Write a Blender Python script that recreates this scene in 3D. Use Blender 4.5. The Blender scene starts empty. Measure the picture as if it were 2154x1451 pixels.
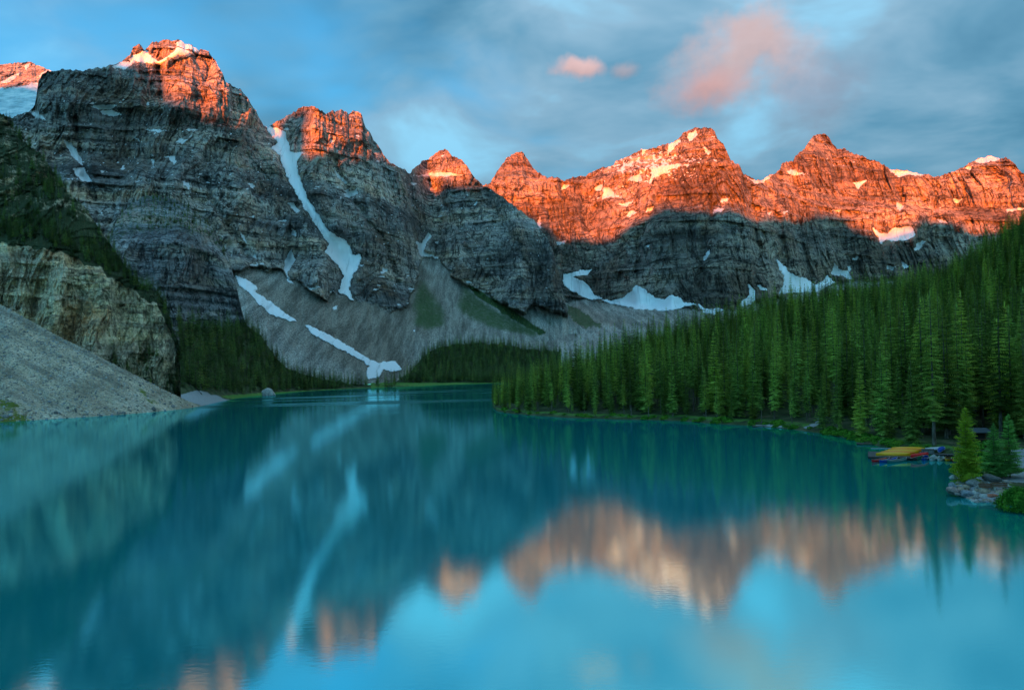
import bpy, math, random
import numpy as np
from mathutils import Matrix, Vector

random.seed(7)
rng = np.random.default_rng(7)
scene = bpy.context.scene
COL = scene.collection
R_ = math.radians

# ------------------------------------------------------------------ camera
CAM_H = 16.0                     # metres above the lake
FPX, CX, CY = 1450.0, 1077.0, 779.0
ROLL = R_(1.6)
cr, sr = math.cos(ROLL), math.sin(ROLL)
cam = bpy.data.cameras.new('camera')
cam.sensor_fit = 'HORIZONTAL'
cam.sensor_width = 36.0
cam.lens = 36.0 * FPX / 2154.0
cam.shift_y = (CY - 725.5) / 2154.0
cam.clip_start, cam.clip_end = 0.5, 60000.0
cam_o = bpy.data.objects.new('camera', cam)
COL.objects.link(cam_o)
cam_o.matrix_world = Matrix(((cr, sr, 0, 0), (0, 0, -1, 0), (-sr, cr, 0, CAM_H), (0, 0, 0, 1)))
scene.camera = cam_o

# ------------------------------------------------------------------ light and exposure
SUN_EL, SUN_AZ = R_(3.2), R_(15.0)         # the sun stands low behind the camera, 15 degrees to its left
to_sun = Vector((-math.sin(SUN_AZ) * math.cos(SUN_EL), -math.cos(SUN_AZ) * math.cos(SUN_EL), math.sin(SUN_EL)))
sl = bpy.data.lights.new('sun', 'SUN')
sl.energy = 2.0
sl.angle = R_(0.4)
sl.color = (1.0, 0.165, 0.005)
so = bpy.data.objects.new('sun', sl)
COL.objects.link(so)
so.rotation_euler = to_sun.to_track_quat('Z', 'Y').to_euler()

scene.render.engine = 'CYCLES'
scene.cycles.use_denoising = True
scene.cycles.max_bounces = 5
scene.cycles.diffuse_bounces = 2
scene.cycles.glossy_bounces = 3
scene.cycles.transmission_bounces = 2
scene.cycles.transparent_max_bounces = 4
scene.cycles.sample_clamp_indirect = 4.0
scene.cycles.caustics_reflective = False
scene.cycles.caustics_refractive = False
vs = scene.view_settings
vs.view_transform = 'Standard'
vs.look = 'None'
vs.gamma = 1.0
vs.exposure = 3.12
vs.use_curve_mapping = False


class NT:
    """small node-tree writer"""
    def __init__(self, tree):
        self.t = tree
        tree.nodes.clear()

    def n(self, kind, **kw):
        nd = self.t.nodes.new(kind)
        for k, v in kw.items():
            if k.startswith('i_'):
                key = k[2:]
                sock = nd.inputs[int(key)] if key.isdigit() else nd.inputs[key.replace('_', ' ')]
                self.put(sock, v)
            else:
                setattr(nd, k, v)
        return nd

    def put(self, sock, v):
        if hasattr(v, 'is_linked') or hasattr(v, 'links'):
            self.t.links.new(v, sock)
        else:
            sock.default_value = v

    def math(self, op, a, b=0.0, c=None, clamp=False):
        nd = self.t.nodes.new('ShaderNodeMath')
        nd.operation = op
        nd.use_clamp = clamp
        self.put(nd.inputs[0], a)
        self.put(nd.inputs[1], b)
        if c is not None:
            self.put(nd.inputs[2], c)
        return nd.outputs[0]

    def vmath(self, op, a, b=(0, 0, 0)):
        nd = self.t.nodes.new('ShaderNodeVectorMath')
        nd.operation = op
        self.put(nd.inputs[0], a)
        if op == 'SCALE':
            self.put(nd.inputs[3], b)
        else:
            self.put(nd.inputs[1], b)
        return nd.outputs[1] if op in ('LENGTH', 'DISTANCE', 'DOT_PRODUCT') else nd.outputs[0]

    def noise(self, vec, scale, detail=4.0, rough=0.55, dist=0.0, col=False):
        nd = self.t.nodes.new('ShaderNodeTexNoise')
        if vec is not None:
            self.put(nd.inputs['Vector'], vec)
        self.put(nd.inputs['Scale'], scale)
        nd.inputs['Detail'].default_value = detail
        nd.inputs['Roughness'].default_value = rough
        nd.inputs['Distortion'].default_value = dist
        return nd.outputs['Color' if col else 'Fac']

    def ramp(self, fac, stops, interp='LINEAR'):
        nd = self.t.nodes.new('ShaderNodeValToRGB')
        nd.color_ramp.interpolation = interp
        el = nd.color_ramp.elements
        while len(el) < len(stops):
            el.new(0.5)
        for e, (p, c) in zip(el, stops):
            e.position = p
            e.color = (c, c, c, 1) if isinstance(c, (int, float)) else (*c, 1)
        self.put(nd.inputs[0], fac)
        return nd.outputs[0]

    def mix(self, fac, a, b, blend='MIX'):
        nd = self.t.nodes.new('ShaderNodeMix')
        nd.data_type = 'RGBA'
        nd.blend_type = blend
        self.put(nd.inputs[0], fac)
        self.put(nd.inputs[6], a if not isinstance(a, tuple) else (*a, 1))
        self.put(nd.inputs[7], b if not isinstance(b, tuple) else (*b, 1))
        return nd.outputs[2]

    def step(self, x, lo, hi):
        nd = self.t.nodes.new('ShaderNodeMapRange')
        nd.interpolation_type = 'SMOOTHSTEP'
        self.put(nd.inputs[0], x)
        nd.inputs[1].default_value = lo
        nd.inputs[2].default_value = hi
        return nd.outputs[0]

    def mapping(self, vec, scale=(1, 1, 1), loc=(0, 0, 0), rot=(0, 0, 0)):
        nd = self.t.nodes.new('ShaderNodeMapping')
        self.put(nd.inputs[0], vec)
        nd.inputs[1].default_value = loc
        nd.inputs[2].default_value = rot
        nd.inputs[3].default_value = scale
        return nd.outputs[0]


def unroll(px, py):
    """photograph pixel -> level tangents (right, up) for unit forward distance"""
    a = (np.asarray(px, float) - CX) / FPX
    b = (CY - np.asarray(py, float)) / FPX
    return a * cr + b * sr, -a * sr + b * cr


def point(px, py, D):
    x, e = unroll(px, py)
    return np.stack([x * D, D + 0 * x, CAM_H + e * D], -1)


def on_level(px, py, z=0.0):
    x, e = unroll(px, py)
    D = (z - CAM_H) / e
    return float(x * D), float(D), float(z)


# ------------------------------------------------------------------ sky
world = bpy.data.worlds.new('World')
scene.world = world
world.use_nodes = True
world.cycles.sampling_method = 'MANUAL'
world.cycles.sample_map_resolution = 256
w = NT(world.node_tree)
gen = w.n('ShaderNodeTexCoord').outputs['Generated']
sky = w.n('ShaderNodeTexSky')
sky.sky_type = 'NISHITA'
sky.sun_disc = False
sky.sun_elevation = SUN_EL
sky.sun_rotation = math.pi + SUN_AZ
sky.altitude = 1900.0
sky.air_density = 1.0
sky.dust_density = 0.6
sky.ozone_density = 3.0
clear = w.mix(1.0, sky.outputs[0], (0.52, 0.92, 0.80), 'MULTIPLY')
sep = w.n('ShaderNodeSeparateXYZ', i_0=gen)
dz = w.math('MAXIMUM', sep.outputs[2], 0.0)
k = w.math('DIVIDE', 1.0, w.math('ADD', dz, 0.22))
plane = w.n('ShaderNodeCombineXYZ', i_0=w.math('MULTIPLY', sep.outputs[0], k), i_1=w.math('MULTIPLY', sep.outputs[1], k), i_2=0.0).outputs[0]
warp = w.vmath('ADD', plane, w.vmath('SCALE', w.noise(plane, 1.1, 2.0, 0.5, col=True), 0.55))
deck = w.noise(w.mapping(warp, (0.75, 1.0, 1.0), (3.3, 1.7, 0.0)), 1.15, 4.0, 0.52)
fine = w.noise(w.mapping(warp, (1.0, 1.25, 1.0), (0.4, 5.0, 2.0)), 1.8, 5.0, 0.52)
bulk = w.math('ADD', w.math('MULTIPLY', deck, 0.7), w.math('MULTIPLY', fine, 0.3))
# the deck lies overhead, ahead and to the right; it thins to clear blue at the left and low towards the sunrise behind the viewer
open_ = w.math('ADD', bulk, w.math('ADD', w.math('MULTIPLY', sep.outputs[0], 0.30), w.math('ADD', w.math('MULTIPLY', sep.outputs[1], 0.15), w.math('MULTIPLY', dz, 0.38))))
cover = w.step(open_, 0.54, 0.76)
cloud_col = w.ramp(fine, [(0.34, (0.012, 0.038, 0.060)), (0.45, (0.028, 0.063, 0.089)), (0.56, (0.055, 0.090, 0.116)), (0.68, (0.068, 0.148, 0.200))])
# overcast law made steeper: cloud brightened overhead to add fill light on shaded slopes
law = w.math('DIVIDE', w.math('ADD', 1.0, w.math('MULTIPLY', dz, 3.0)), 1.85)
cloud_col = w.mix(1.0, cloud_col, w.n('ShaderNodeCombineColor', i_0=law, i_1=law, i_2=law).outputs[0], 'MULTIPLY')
SKY_K = 1.0
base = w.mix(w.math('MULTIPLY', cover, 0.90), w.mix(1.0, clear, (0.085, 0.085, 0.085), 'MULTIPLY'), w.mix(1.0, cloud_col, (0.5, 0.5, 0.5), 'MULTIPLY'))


billow = w.vmath('SUBTRACT', w.noise(gen, 7.0, 5.0, 0.62, col=True), (0.5, 0.5, 0.5))


def puff(px, py, rx, ry, amp, lo, hi):
    """billowy sunlit cumulus round one direction of the sky"""
    x, e = unroll(px, py)
    d = Vector((float(x), 1.0, float(e))).normalized()
    rt = d.cross(Vector((0, 0, 1))).normalized()
    up = rt.cross(d)
    g = w.vmath('ADD', gen, w.vmath('SCALE', billow, amp))
    a = w.math('DIVIDE', w.vmath('DOT_PRODUCT', g, tuple(rt)), rx / FPX)
    b = w.math('DIVIDE', w.vmath('DOT_PRODUCT', g, tuple(up)), ry / FPX)
    rr = w.math('SQRT', w.math('ADD', w.math('MULTIPLY', a, a), w.math('MULTIPLY', b, b)))
    front = w.step(w.vmath('DOT_PRODUCT', gen, tuple(d)), 0.5, 0.8)
    return w.math('MULTIPLY', w.math('SUBTRACT', 1.0, w.step(rr, lo, hi)), front), b


pinks = [(1555, 130, 200, 115, 0.19, 0.12, 0.88, (0.086, 0.060, 0.058), 0.82),
         (1470, 195, 90, 50, 0.10, 0.1, 1.1, (0.088, 0.048, 0.044), 0.75),
         (1705, 185, 120, 85, 0.14, 0.0, 1.2, (0.034, 0.038, 0.050), 0.7),
         (1215, 150, 66, 32, 0.075, 0.3, 0.9, (0.100, 0.066, 0.064), 0.9),
         (1312, 140, 34, 20, 0.06, 0.1, 1.2, (0.065, 0.052, 0.056), 0.6)]
for (px, py, rx, ry, amp, lo, hi, c, op) in pinks:
    m, b = puff(px, py, rx, ry, amp, lo, hi)
    shade = w.mix(w.step(b, -0.9, 0.6), tuple(v * 0.72 for v in c), c)
    base = w.mix(w.math('MULTIPLY', m, op), base, shade)
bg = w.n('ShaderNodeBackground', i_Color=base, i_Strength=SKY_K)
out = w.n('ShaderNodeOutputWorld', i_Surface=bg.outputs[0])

# ------------------------------------------------------------------ numpy noise
_perm = rng.permutation(4096).astype(np.int32)
_g3 = rng.normal(size=(4096, 3)).astype(np.float32)
_g3 /= np.linalg.norm(_g3, axis=1, keepdims=True)


def perlin(x, y, z=0.0, seed=0):
    x, y, z = np.broadcast_arrays(np.asarray(x, np.float32), np.asarray(y, np.float32), np.asarray(z, np.float32))
    xi, yi, zi = np.floor(x), np.floor(y), np.floor(z)
    fx, fy, fz = x - xi, y - yi, z - zi
    xi, yi, zi = xi.astype(np.int32), yi.astype(np.int32), zi.astype(np.int32)
    u, v, w_ = (f * f * f * (f * (f * 6 - 15) + 10) for f in (fx, fy, fz))
    flat = not np.any(fz) and not np.any(zi)
    res = []
    for dz_ in ((0,) if flat else (0, 1)):
        hz = _perm[(zi + dz_ + seed * 131) & 4095]
        row = []
        for dy in (0, 1):
            hy = _perm[(yi + dy + hz) & 4095]
            a = []
            for dx in (0, 1):
                g = _g3[_perm[(xi + dx + hy) & 4095]]
                a.append(g[..., 0] * (fx - dx) + g[..., 1] * (fy - dy) + g[..., 2] * (fz - dz_))
            row.append(a[0] + u * (a[1] - a[0]))
        res.append(row[0] + v * (row[1] - row[0]))
    r = res[0] if flat else res[0] + w_ * (res[1] - res[0])
    return r * 1.5


def fbm(x, y, z=0.0, octs=3, seed=0, gain=0.5):
    s, a = 0.0, 1.0
    for o in range(octs):
        s = s + a * perlin(np.asarray(x) * 2 ** o, np.asarray(y) * 2 ** o, np.asarray(z) * 2 ** o, seed + o)
        a *= gain
    return s


def ridged(x, y, z=0.0, seed=0):
    return 1.0 - 2.0 * np.abs(perlin(x, y, z, seed))


def smooth(t):
    t = np.clip(t, 0, 1)
    return t * t * (3 - 2 * t)


def blur(a, n, axis):
    """box blur repeated twice, edges held"""
    if n < 1:
        return a
    for _ in range(2):
        pad = [(0, 0)] * a.ndim
        pad[axis] = (n + 1, n)
        c = np.cumsum(np.pad(a, pad, mode='edge'), axis=axis)
        L = a.shape[axis]
        hi = np.take(c, np.arange(2 * n + 1, 2 * n + 1 + L), axis=axis)
        lo = np.take(c, np.arange(0, L), axis=axis)
        a = (hi - lo) / (2 * n + 1)
    return a


def inside(U, V, poly):
    """even-odd test of photograph points against a polygon in photograph pixels"""
    P = np.asarray(poly, float)
    m = np.zeros(U.shape, bool)
    box = (U >= P[:, 0].min()) & (U <= P[:, 0].max()) & (V >= P[:, 1].min()) & (V <= P[:, 1].max())
    if not box.any():
        return m
    u, v = U[box], V[box]
    r = np.zeros(u.shape, bool)
    for (x0, y0), (x1, y1) in zip(P, np.roll(P, -1, 0)):
        if y0 == y1:
            continue
        c = ((y0 > v) != (y1 > v)) & (u < (x1 - x0) * (v - y0) / (y1 - y0) + x0)
        r ^= c
    m[box] = r
    return m


def line_dist(U, V, pts):
    d = np.full(U.shape, 1e9)
    P = np.asarray(pts, float)
    for a, b in zip(P[:-1], P[1:]):
        ab = b - a
        t = np.clip(((U - a[0]) * ab[0] + (V - a[1]) * ab[1]) / (ab @ ab), 0, 1)
        d = np.minimum(d, np.hypot(U - a[0] - t * ab[0], V - a[1] - t * ab[1]))
    return d


def mesh_from(name, verts, faces, mat=None, attrs=None, flat=True):
    """verts (n,3), faces (m,k) all of one size"""
    verts = np.ascontiguousarray(verts, np.float32)
    faces = np.ascontiguousarray(faces, np.int32)
    me = bpy.data.meshes.new(name)
    k = faces.shape[1]
    me.vertices.add(len(verts))
    me.vertices.foreach_set('co', verts.ravel())
    me.loops.add(faces.size)
    me.loops.foreach_set('vertex_index', faces.ravel())
    me.polygons.add(len(faces))
    me.polygons.foreach_set('loop_start', np.arange(0, faces.size, k, dtype=np.int32))
    me.polygons.foreach_set('use_smooth', np.full(len(faces), not flat))
    for an, av in (attrs or {}).items():
        at = me.attributes.new(an, 'FLOAT', 'POINT')
        at.data.foreach_set('value', np.ascontiguousarray(av, np.float32).ravel())
    me.update(calc_edges=True)
    if mat is not None:
        me.materials.append(mat)
    return me


def link(name, me, parent=None, **props):
    o = bpy.data.objects.new(name, me)
    COL.objects.link(o)
    if parent is not None:
        o.parent = parent
    for k_, v_ in props.items():
        o[k_] = v_
    return o


def grid_faces(nr, nc):
    i = np.arange(nr * nc).reshape(nr, nc)
    return np.stack([i[:-1, :-1], i[:-1, 1:], i[1:, 1:], i[1:, :-1]], -1).reshape(-1, 4)


# ------------------------------------------------------------------ materials
MATS = {}


def material(name):
    m = bpy.data.materials.new(name)
    m.use_nodes = True
    MATS[name] = m
    return m, NT(m.node_tree)


def finish(t, color, rough=0.9, bump=None, strength=0.5, distance=1.0, spec=0.2, **kw):
    p = t.n('ShaderNodeBsdfPrincipled')
    t.put(p.inputs['Base Color'], color if not isinstance(color, tuple) else (*color, 1))
    t.put(p.inputs['Roughness'], rough)
    p.inputs['Specular IOR Level'].default_value = spec
    for k_, v_ in kw.items():
        t.put(p.inputs[k_.replace('_', ' ')], v_)
    if bump is not None:
        b = t.n('ShaderNodeBump', i_Height=bump)
        b.inputs['Strength'].default_value = strength
        b.inputs['Distance'].default_value = distance
        t.t.links.new(b.outputs[0], p.inputs['Normal'])
    t.n('ShaderNodeOutputMaterial', i_Surface=p.outputs[0])
    return p


def rock_material(name, scale, dip, cols, rust, streak, veg=(0.055, 0.095, 0.035), talus=(0.37, 0.345, 0.30), rust_col=(0.42, 0.235, 0.12), contrast=1.0, crack=0.80):
    """layered limestone: bands along the dip, streaks down the face, rust patches; talus and plants by attribute"""
    m, t = material(name)
    pos = t.n('ShaderNodeNewGeometry').outputs['Position']
    p = t.mapping(pos, (scale,) * 3)
    tilt = t.mapping(p, (1, 1, 1), (0, 0, 0), (0, dip, 0))
    wob = t.vmath('ADD', tilt, t.vmath('SCALE', t.noise(p, 0.012, 3.0, 0.5, col=True), 30.0))
    band = t.noise(t.mapping(wob, (0.0020, 0.0020, 0.028)), 1.0, 5.0, 0.66)
    thin = t.noise(t.mapping(wob, (0.010, 0.010, 0.20)), 1.0, 3.0, 0.6)
    blotch = t.noise(p, 0.016, 5.0, 0.62)
    grain = t.noise(p, 0.14, 5.0, 0.72)
    base = t.ramp(t.math('ADD', t.math('MULTIPLY', band, 0.70), t.math('MULTIPLY', blotch, 0.30)),
                  [(0.36, cols[0]), (0.45, cols[1]), (0.54, cols[2]), (0.64, cols[3])])
    rs = t.math('MULTIPLY', t.step(t.noise(t.mapping(p, (1, 1, 1.3), (40, 9, 3)), 0.012, 5.0, 0.62), 0.50, 0.66), rust)
    base = t.mix(rs, base, rust_col)
    # water streaks down the faces, broken by the beds
    st = t.noise(t.mapping(wob, (0.110, 0.110, 0.013)), 1.0, 5.0, 0.7, 0.4)
    base = t.mix(t.math('MULTIPLY', t.step(st, 0.53, 0.66), streak), base, tuple(c * 0.22 for c in cols[1]))
    base = t.mix(t.math('MULTIPLY', t.math('SUBTRACT', 1.0, t.step(st, 0.34, 0.46)), streak * 0.45), base, tuple(min(0.9, c * 1.35) for c in cols[2]))
    zone = t.noise(t.mapping(p, (1, 1, 1.4), (7, 3, 11)), 0.0055, 4.0, 0.6)
    base = t.mix(1.0, base, t.ramp(zone, [(0.36, 0.50 + 0.4 * (crack < 0.7)), (0.50, 1.0), (0.62, 1.35)]), 'MULTIPLY')
    base = t.mix(t.math('MULTIPLY', t.step(thin, 0.54, 0.62), t.math('MULTIPLY', t.step(blotch, 0.40, 0.60), 0.75)), base, tuple(c * 0.28 for c in cols[1]))
    for sc_, mp_, w0 in ((1.0, (0.036, 0.036, 0.008), 0.030), (1.0, (0.100, 0.100, 0.030), 0.020), (1.0, (0.009, 0.009, 0.060), 0.026)):
        ck = t.math('ABSOLUTE', t.math('SUBTRACT', t.noise(t.mapping(wob, mp_, (sc_, mp_[0] * 90, 5)), 1.0, 3.0, 0.6), 0.5))
        base = t.mix(t.math('MULTIPLY', t.math('SUBTRACT', 1.0, t.step(ck, 0.0, w0)), crack), base, tuple(c * 0.14 for c in cols[1]))
    base = t.mix(0.8 * contrast, base, t.ramp(grain, [(0.30, 0.40), (0.48, 0.92), (0.56, 1.10), (0.70, 1.6)]), 'MULTIPLY')
    # talus: finer, greyer, combed down the slope
    ta = t.n('ShaderNodeAttribute', attribute_name='talus').outputs['Fac']
    comb = t.noise(t.mapping(p, (0.10, 0.012, 0.012), rot=(0, 0, 0.2)), 1.0, 5.0, 0.65)
    stones = t.noise(p, 0.5, 3.0, 0.75)
    tc = t.mix(t.step(comb, 0.34, 0.66), tuple(c * 0.58 for c in talus), tuple(c * 1.25 for c in talus))
    tz = t.noise(t.mapping(p, (1, 1, 1), (3, 8, 2)), 0.004, 3.0, 0.5)
    tc = t.mix(1.0, tc, t.ramp(tz, [(0.40, (0.66, 0.60, 0.55)), (0.56, (1.0, 1.0, 1.0))]), 'MULTIPLY')
    tc = t.mix(0.9, tc, t.ramp(stones, [(0.36, 0.35), (0.5, 0.95), (0.62, 1.7)]), 'MULTIPLY')
    base = t.mix(ta, base, tc)
    ve = t.n('ShaderNodeAttribute', attribute_name='plants').outputs['Fac']
    vf = t.step(t.math('ADD', ve, t.math('MULTIPLY', t.math('SUBTRACT', grain, 0.5), t.math('SUBTRACT', 1.5, t.math('MULTIPLY', ta, 1.15)))), 0.35, 0.7)
    vcol = t.mix(blotch, tuple(c * 0.5 for c in veg), tuple(c * 1.7 for c in veg))
    base = t.mix(vf, base, vcol)
    sn = t.n('ShaderNodeAttribute', attribute_name='snow').outputs['Fac']
    base = t.mix(t.step(sn, 0.45, 0.55), base, (0.82, 0.82, 0.82))
    hgt = t.math('ADD', t.noise(p, 0.075, 6.0, 0.72), t.math('MULTIPLY', thin, 0.3))
    hgt = t.math('MULTIPLY', hgt, t.math('SUBTRACT', 1.0, t.math('MULTIPLY', ta, 0.8)))
    finish(t, base, 0.92, hgt, 1.0, 5.5 / scale, spec=0.15)
    return m


rock_material('rock_far', 0.55, 0.10, [(0.12, 0.105, 0.092), (0.29, 0.252, 0.215), (0.43, 0.345, 0.265), (0.55, 0.405, 0.275)], 0.40, 0.85, contrast=0.85, crack=0.85)
rock_material('rock_mid', 0.9, -0.03, [(0.11, 0.106, 0.103), (0.31, 0.292, 0.275), (0.50, 0.43, 0.365), (0.68, 0.52, 0.37)], 0.50, 0.85, contrast=0.85, crack=0.85)
rock_material('rock_bluff', 1.5, 0.02, [(0.13, 0.14, 0.15), (0.33, 0.335, 0.34), (0.48, 0.465, 0.44), (0.64, 0.52, 0.38)], 0.45, 0.9, contrast=0.85, crack=0.85)
rock_material('rock_near', 2.3, 0.06, [(0.42, 0.345, 0.25), (0.84, 0.67, 0.46), (0.97, 0.77, 0.47), (0.98, 0.70, 0.34)], 0.60, 0.80, crack=0.5,
              veg=(0.050, 0.066, 0.030), rust_col=(0.90, 0.46, 0.18))

m, t = material('snow')
pos = t.n('ShaderNodeNewGeometry').outputs['Position']
sl_ = t.noise(t.mapping(pos, (0.10, 0.02, 0.03), rot=(0, 0.5, 0)), 1.0, 5.0, 0.6)
dirt = t.step(t.noise(pos, 0.03, 7.0, 0.65), 0.52, 0.74)
c = t.mix(sl_, (0.92, 0.94, 0.95), (0.98, 0.98, 0.98))
c = t.mix(t.math('MULTIPLY', dirt, 0.22), c, (0.50, 0.52, 0.52))
run = t.noise(t.mapping(pos, (0.16, 0.012, 0.012), rot=(0, 0.35, 0)), 1.0, 4.0, 0.65)
c = t.mix(t.math('MULTIPLY', t.step(run, 0.55, 0.66), 0.42), c, (0.40, 0.41, 0.41))
finish(t, c, 0.7, t.noise(pos, 0.25, 5.0, 0.6), 0.2, 0.8)

m, t = material('glacier_ice')
pos = t.n('ShaderNodeNewGeometry').outputs['Position']
c = t.ramp(t.noise(t.mapping(pos, (1, 1, 1.6)), 0.035, 7.0, 0.65), [(0.35, (0.25, 0.42, 0.48)), (0.5, (0.52, 0.70, 0.76)), (0.65, (0.82, 0.90, 0.92))])
finish(t, c, 0.6, t.noise(pos, 0.08, 7.0, 0.65), 0.9, 4.0)

m, t = material('scree')
pos = t.n('ShaderNodeNewGeometry').outputs['Position']
comb = t.noise(t.mapping(pos, (0.10, 0.028, 0.03), rot=(0, 0, 0.55)), 1.0, 6.0, 0.6)
st1 = t.noise(pos, 0.9, 6.0, 0.72)
vor = t.n('ShaderNodeTexVoronoi', i_Vector=pos, i_Scale=1.1)
c = t.ramp(comb, [(0.33, (0.31, 0.265, 0.195)), (0.47, (0.50, 0.415, 0.30)), (0.62, (0.58, 0.50, 0.385))])
c = t.mix(0.8, c, t.ramp(st1, [(0.34, 0.45), (0.5, 1.0), (0.66, 1.7)]), 'MULTIPLY')
c = t.mix(t.math('MULTIPLY', t.step(t.n('ShaderNodeSeparateColor', i_0=vor.outputs['Color']).outputs[0], 0.93, 0.96), 0.7), c, (0.48, 0.47, 0.44))
sk_ = t.n('ShaderNodeAttribute', attribute_name='streak').outputs['Fac']
c = t.mix(1.0, c, t.ramp(sk_, [(0.25, (0.62, 0.62, 0.62)), (0.5, (1.0, 0.98, 0.95)), (0.8, (1.28, 1.22, 1.15))]), 'MULTIPLY')
ve = t.n('ShaderNodeAttribute', attribute_name='plants').outputs['Fac']
vf = t.step(t.math('ADD', ve, t.math('MULTIPLY', t.math('SUBTRACT', t.noise(pos, 0.35, 6.0, 0.7), 0.5), 1.6)), 0.4, 0.7)
c = t.mix(vf, c, t.mix(t.noise(pos, 0.2, 3.0), (0.11, 0.15, 0.03), (0.24, 0.26, 0.05)))
finish(t, c, 0.95, t.noise(pos, 0.8, 6.0, 0.75), 0.9, 0.9)

m, t = material('forest_floor')
pos = t.n('ShaderNodeNewGeometry').outputs['Position']
n1 = t.noise(pos, 0.25, 6.0, 0.65)
c = t.ramp(n1, [(0.35, (0.040, 0.045, 0.024)), (0.5, (0.065, 0.095, 0.034)), (0.65, (0.14, 0.13, 0.075))])
gr = t.n('ShaderNodeAttribute', attribute_name='gravel').outputs['Fac']
gf = t.step(t.math('ADD', gr, t.math('MULTIPLY', t.math('SUBTRACT', t.noise(pos, 0.8, 5.0, 0.7), 0.5), 0.8)), 0.4, 0.6)
c = t.mix(gf, c, t.ramp(t.noise(pos, 3.0, 5.0, 0.7), [(0.35, (0.25, 0.26, 0.26)), (0.6, (0.45, 0.46, 0.46))]))
ve = t.n('ShaderNodeAttribute', attribute_name='plants').outputs['Fac']
c = t.mix(t.step(t.math('ADD', ve, t.math('SUBTRACT', n1, 0.5)), 0.4, 0.65), c, t.mix(n1, (0.05, 0.15, 0.03), (0.17, 0.32, 0.06)))
finish(t, c, 0.95, t.noise(pos, 1.2, 6.0, 0.7), 0.8, 0.5)

m, t = material('lake_water')
geo = t.n('ShaderNodeNewGeometry')
pos = geo.outputs['Position']
rip = t.noise(t.mapping(pos, (1.3, 3.2, 1.0)), 1.0, 4.0, 0.6)
calm = t.noise(t.mapping(pos, (0.004, 0.020, 1.0), (2.0, 1.0, 0.0)), 1.0, 4.0, 0.55)
bmp = t.n('ShaderNodeBump', i_Height=rip)
bmp.inputs['Strength'].default_value = 0.05
bmp.inputs['Distance'].default_value = 0.06
py_ = t.n('ShaderNodeSeparateXYZ', i_0=pos).outputs[1]
breeze = t.math('MULTIPLY', t.step(calm, 0.44, 0.58), t.step(py_, 240.0, 420.0))
rough = t.math('ADD', 0.078, t.math('MULTIPLY', breeze, 0.20))
# rock flour tints the water turquoise, greener over the shallows of the right shore
px_ = t.n('ShaderNodeSeparateXYZ', i_0=pos).outputs[0]
shoal = t.step(t.math('SUBTRACT', px_, t.math('MULTIPLY', py_, 0.12)), 5.0, 75.0)
bcol = t.mix(shoal, (0.000, 0.480, 0.540), (0.000, 0.410, 0.300))
body = t.n('ShaderNodeBsdfDiffuse', i_Color=bcol)
gl = t.n('ShaderNodeBsdfAnisotropic', distribution='BECKMANN', i_Color=(0.37, 0.97, 1.0, 1.0), i_Roughness=rough)
t.t.links.new(bmp.outputs[0], gl.inputs['Normal'])
fr = t.n('ShaderNodeFresnel', i_IOR=1.45)
fac = t.math('ADD', 0.66, t.math('MULTIPLY', fr.outputs[0], 0.33), clamp=True)
mx = t.n('ShaderNodeMixShader', i_0=fac, i_1=body.outputs[0], i_2=gl.outputs[0])
t.n('ShaderNodeOutputMaterial', i_Surface=mx.outputs[0])


def foliage_material(name, dark, light, warm, vary=True):
    m, t = material(name)
    rnd = t.n('ShaderNodeObjectInfo').outputs['Random']
    pos = t.n('ShaderNodeTexCoord').outputs['Object']
    c = t.mix(t.step(t.noise(pos, 0.8, 3.0, 0.65), 0.36, 0.64), dark, light)
    c = t.mix(t.math('MULTIPLY', t.step(rnd, 0.55, 1.0), 0.75), c, warm)
    c = t.mix(0.85, c, t.ramp(t.math('FRACT', t.math('MULTIPLY', rnd, 7.31)), [(0.0, 0.24), (0.45, 0.80), (1.0, 1.70)] if vary else [(0.0, 0.95), (1.0, 1.10)]), 'MULTIPLY')
    df = t.n('ShaderNodeBsdfDiffuse', i_Color=c)
    tr = t.n('ShaderNodeBsdfTranslucent', i_Color=c)
    mx = t.n('ShaderNodeMixShader', i_0=0.25, i_1=df.outputs[0], i_2=tr.outputs[0])
    t.n('ShaderNodeOutputMaterial', i_Surface=mx.outputs[0])
    return m


foliage_material('needles', (0.130, 0.215, 0.042), (0.400, 0.550, 0.115), (0.520, 0.590, 0.095))
foliage_material('needles_far', (0.100, 0.190, 0.062), (0.260, 0.370, 0.110), (0.320, 0.390, 0.095))
foliage_material('needles_young', (0.170, 0.270, 0.022), (0.430, 0.560, 0.050), (0.430, 0.550, 0.050), vary=False)
foliage_material('needles_bluish', (0.100, 0.280, 0.070), (0.280, 0.600, 0.140), (0.280, 0.580, 0.130), vary=False)
foliage_material('leaves', (0.045, 0.170, 0.022), (0.160, 0.400, 0.045), (0.220, 0.390, 0.045), vary=False)
m, t = material('bark')
pos = t.n('ShaderNodeTexCoord').outputs['Object']
c = t.ramp(t.noise(t.mapping(pos, (6, 6, 1.2)), 1.0, 5.0, 0.65), [(0.35, (0.075, 0.055, 0.040)), (0.55, (0.20, 0.155, 0.115)), (0.7, (0.30, 0.245, 0.185))])
finish(t, c, 0.9, t.noise(t.mapping(pos, (8, 8, 1.5)), 1.0, 4.0, 0.6), 0.7, 0.05)

# ------------------------------------------------------------------ terrain builder
def curve(pts):
    """photograph polyline -> sorted level tangents for interpolation"""
    p = np.asarray(pts, float)
    x, e = unroll(p[:, 0], p[:, 1])
    o = np.argsort(x, kind='stable')
    x, e = x[o], e[o]
    x = np.maximum.accumulate(x + np.arange(len(x)) * 1e-7)
    return x, e


def to_photo(x, e):
    return CX + FPX * (x * cr - e * sr), CY - FPX * (x * sr + e * cr)


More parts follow.
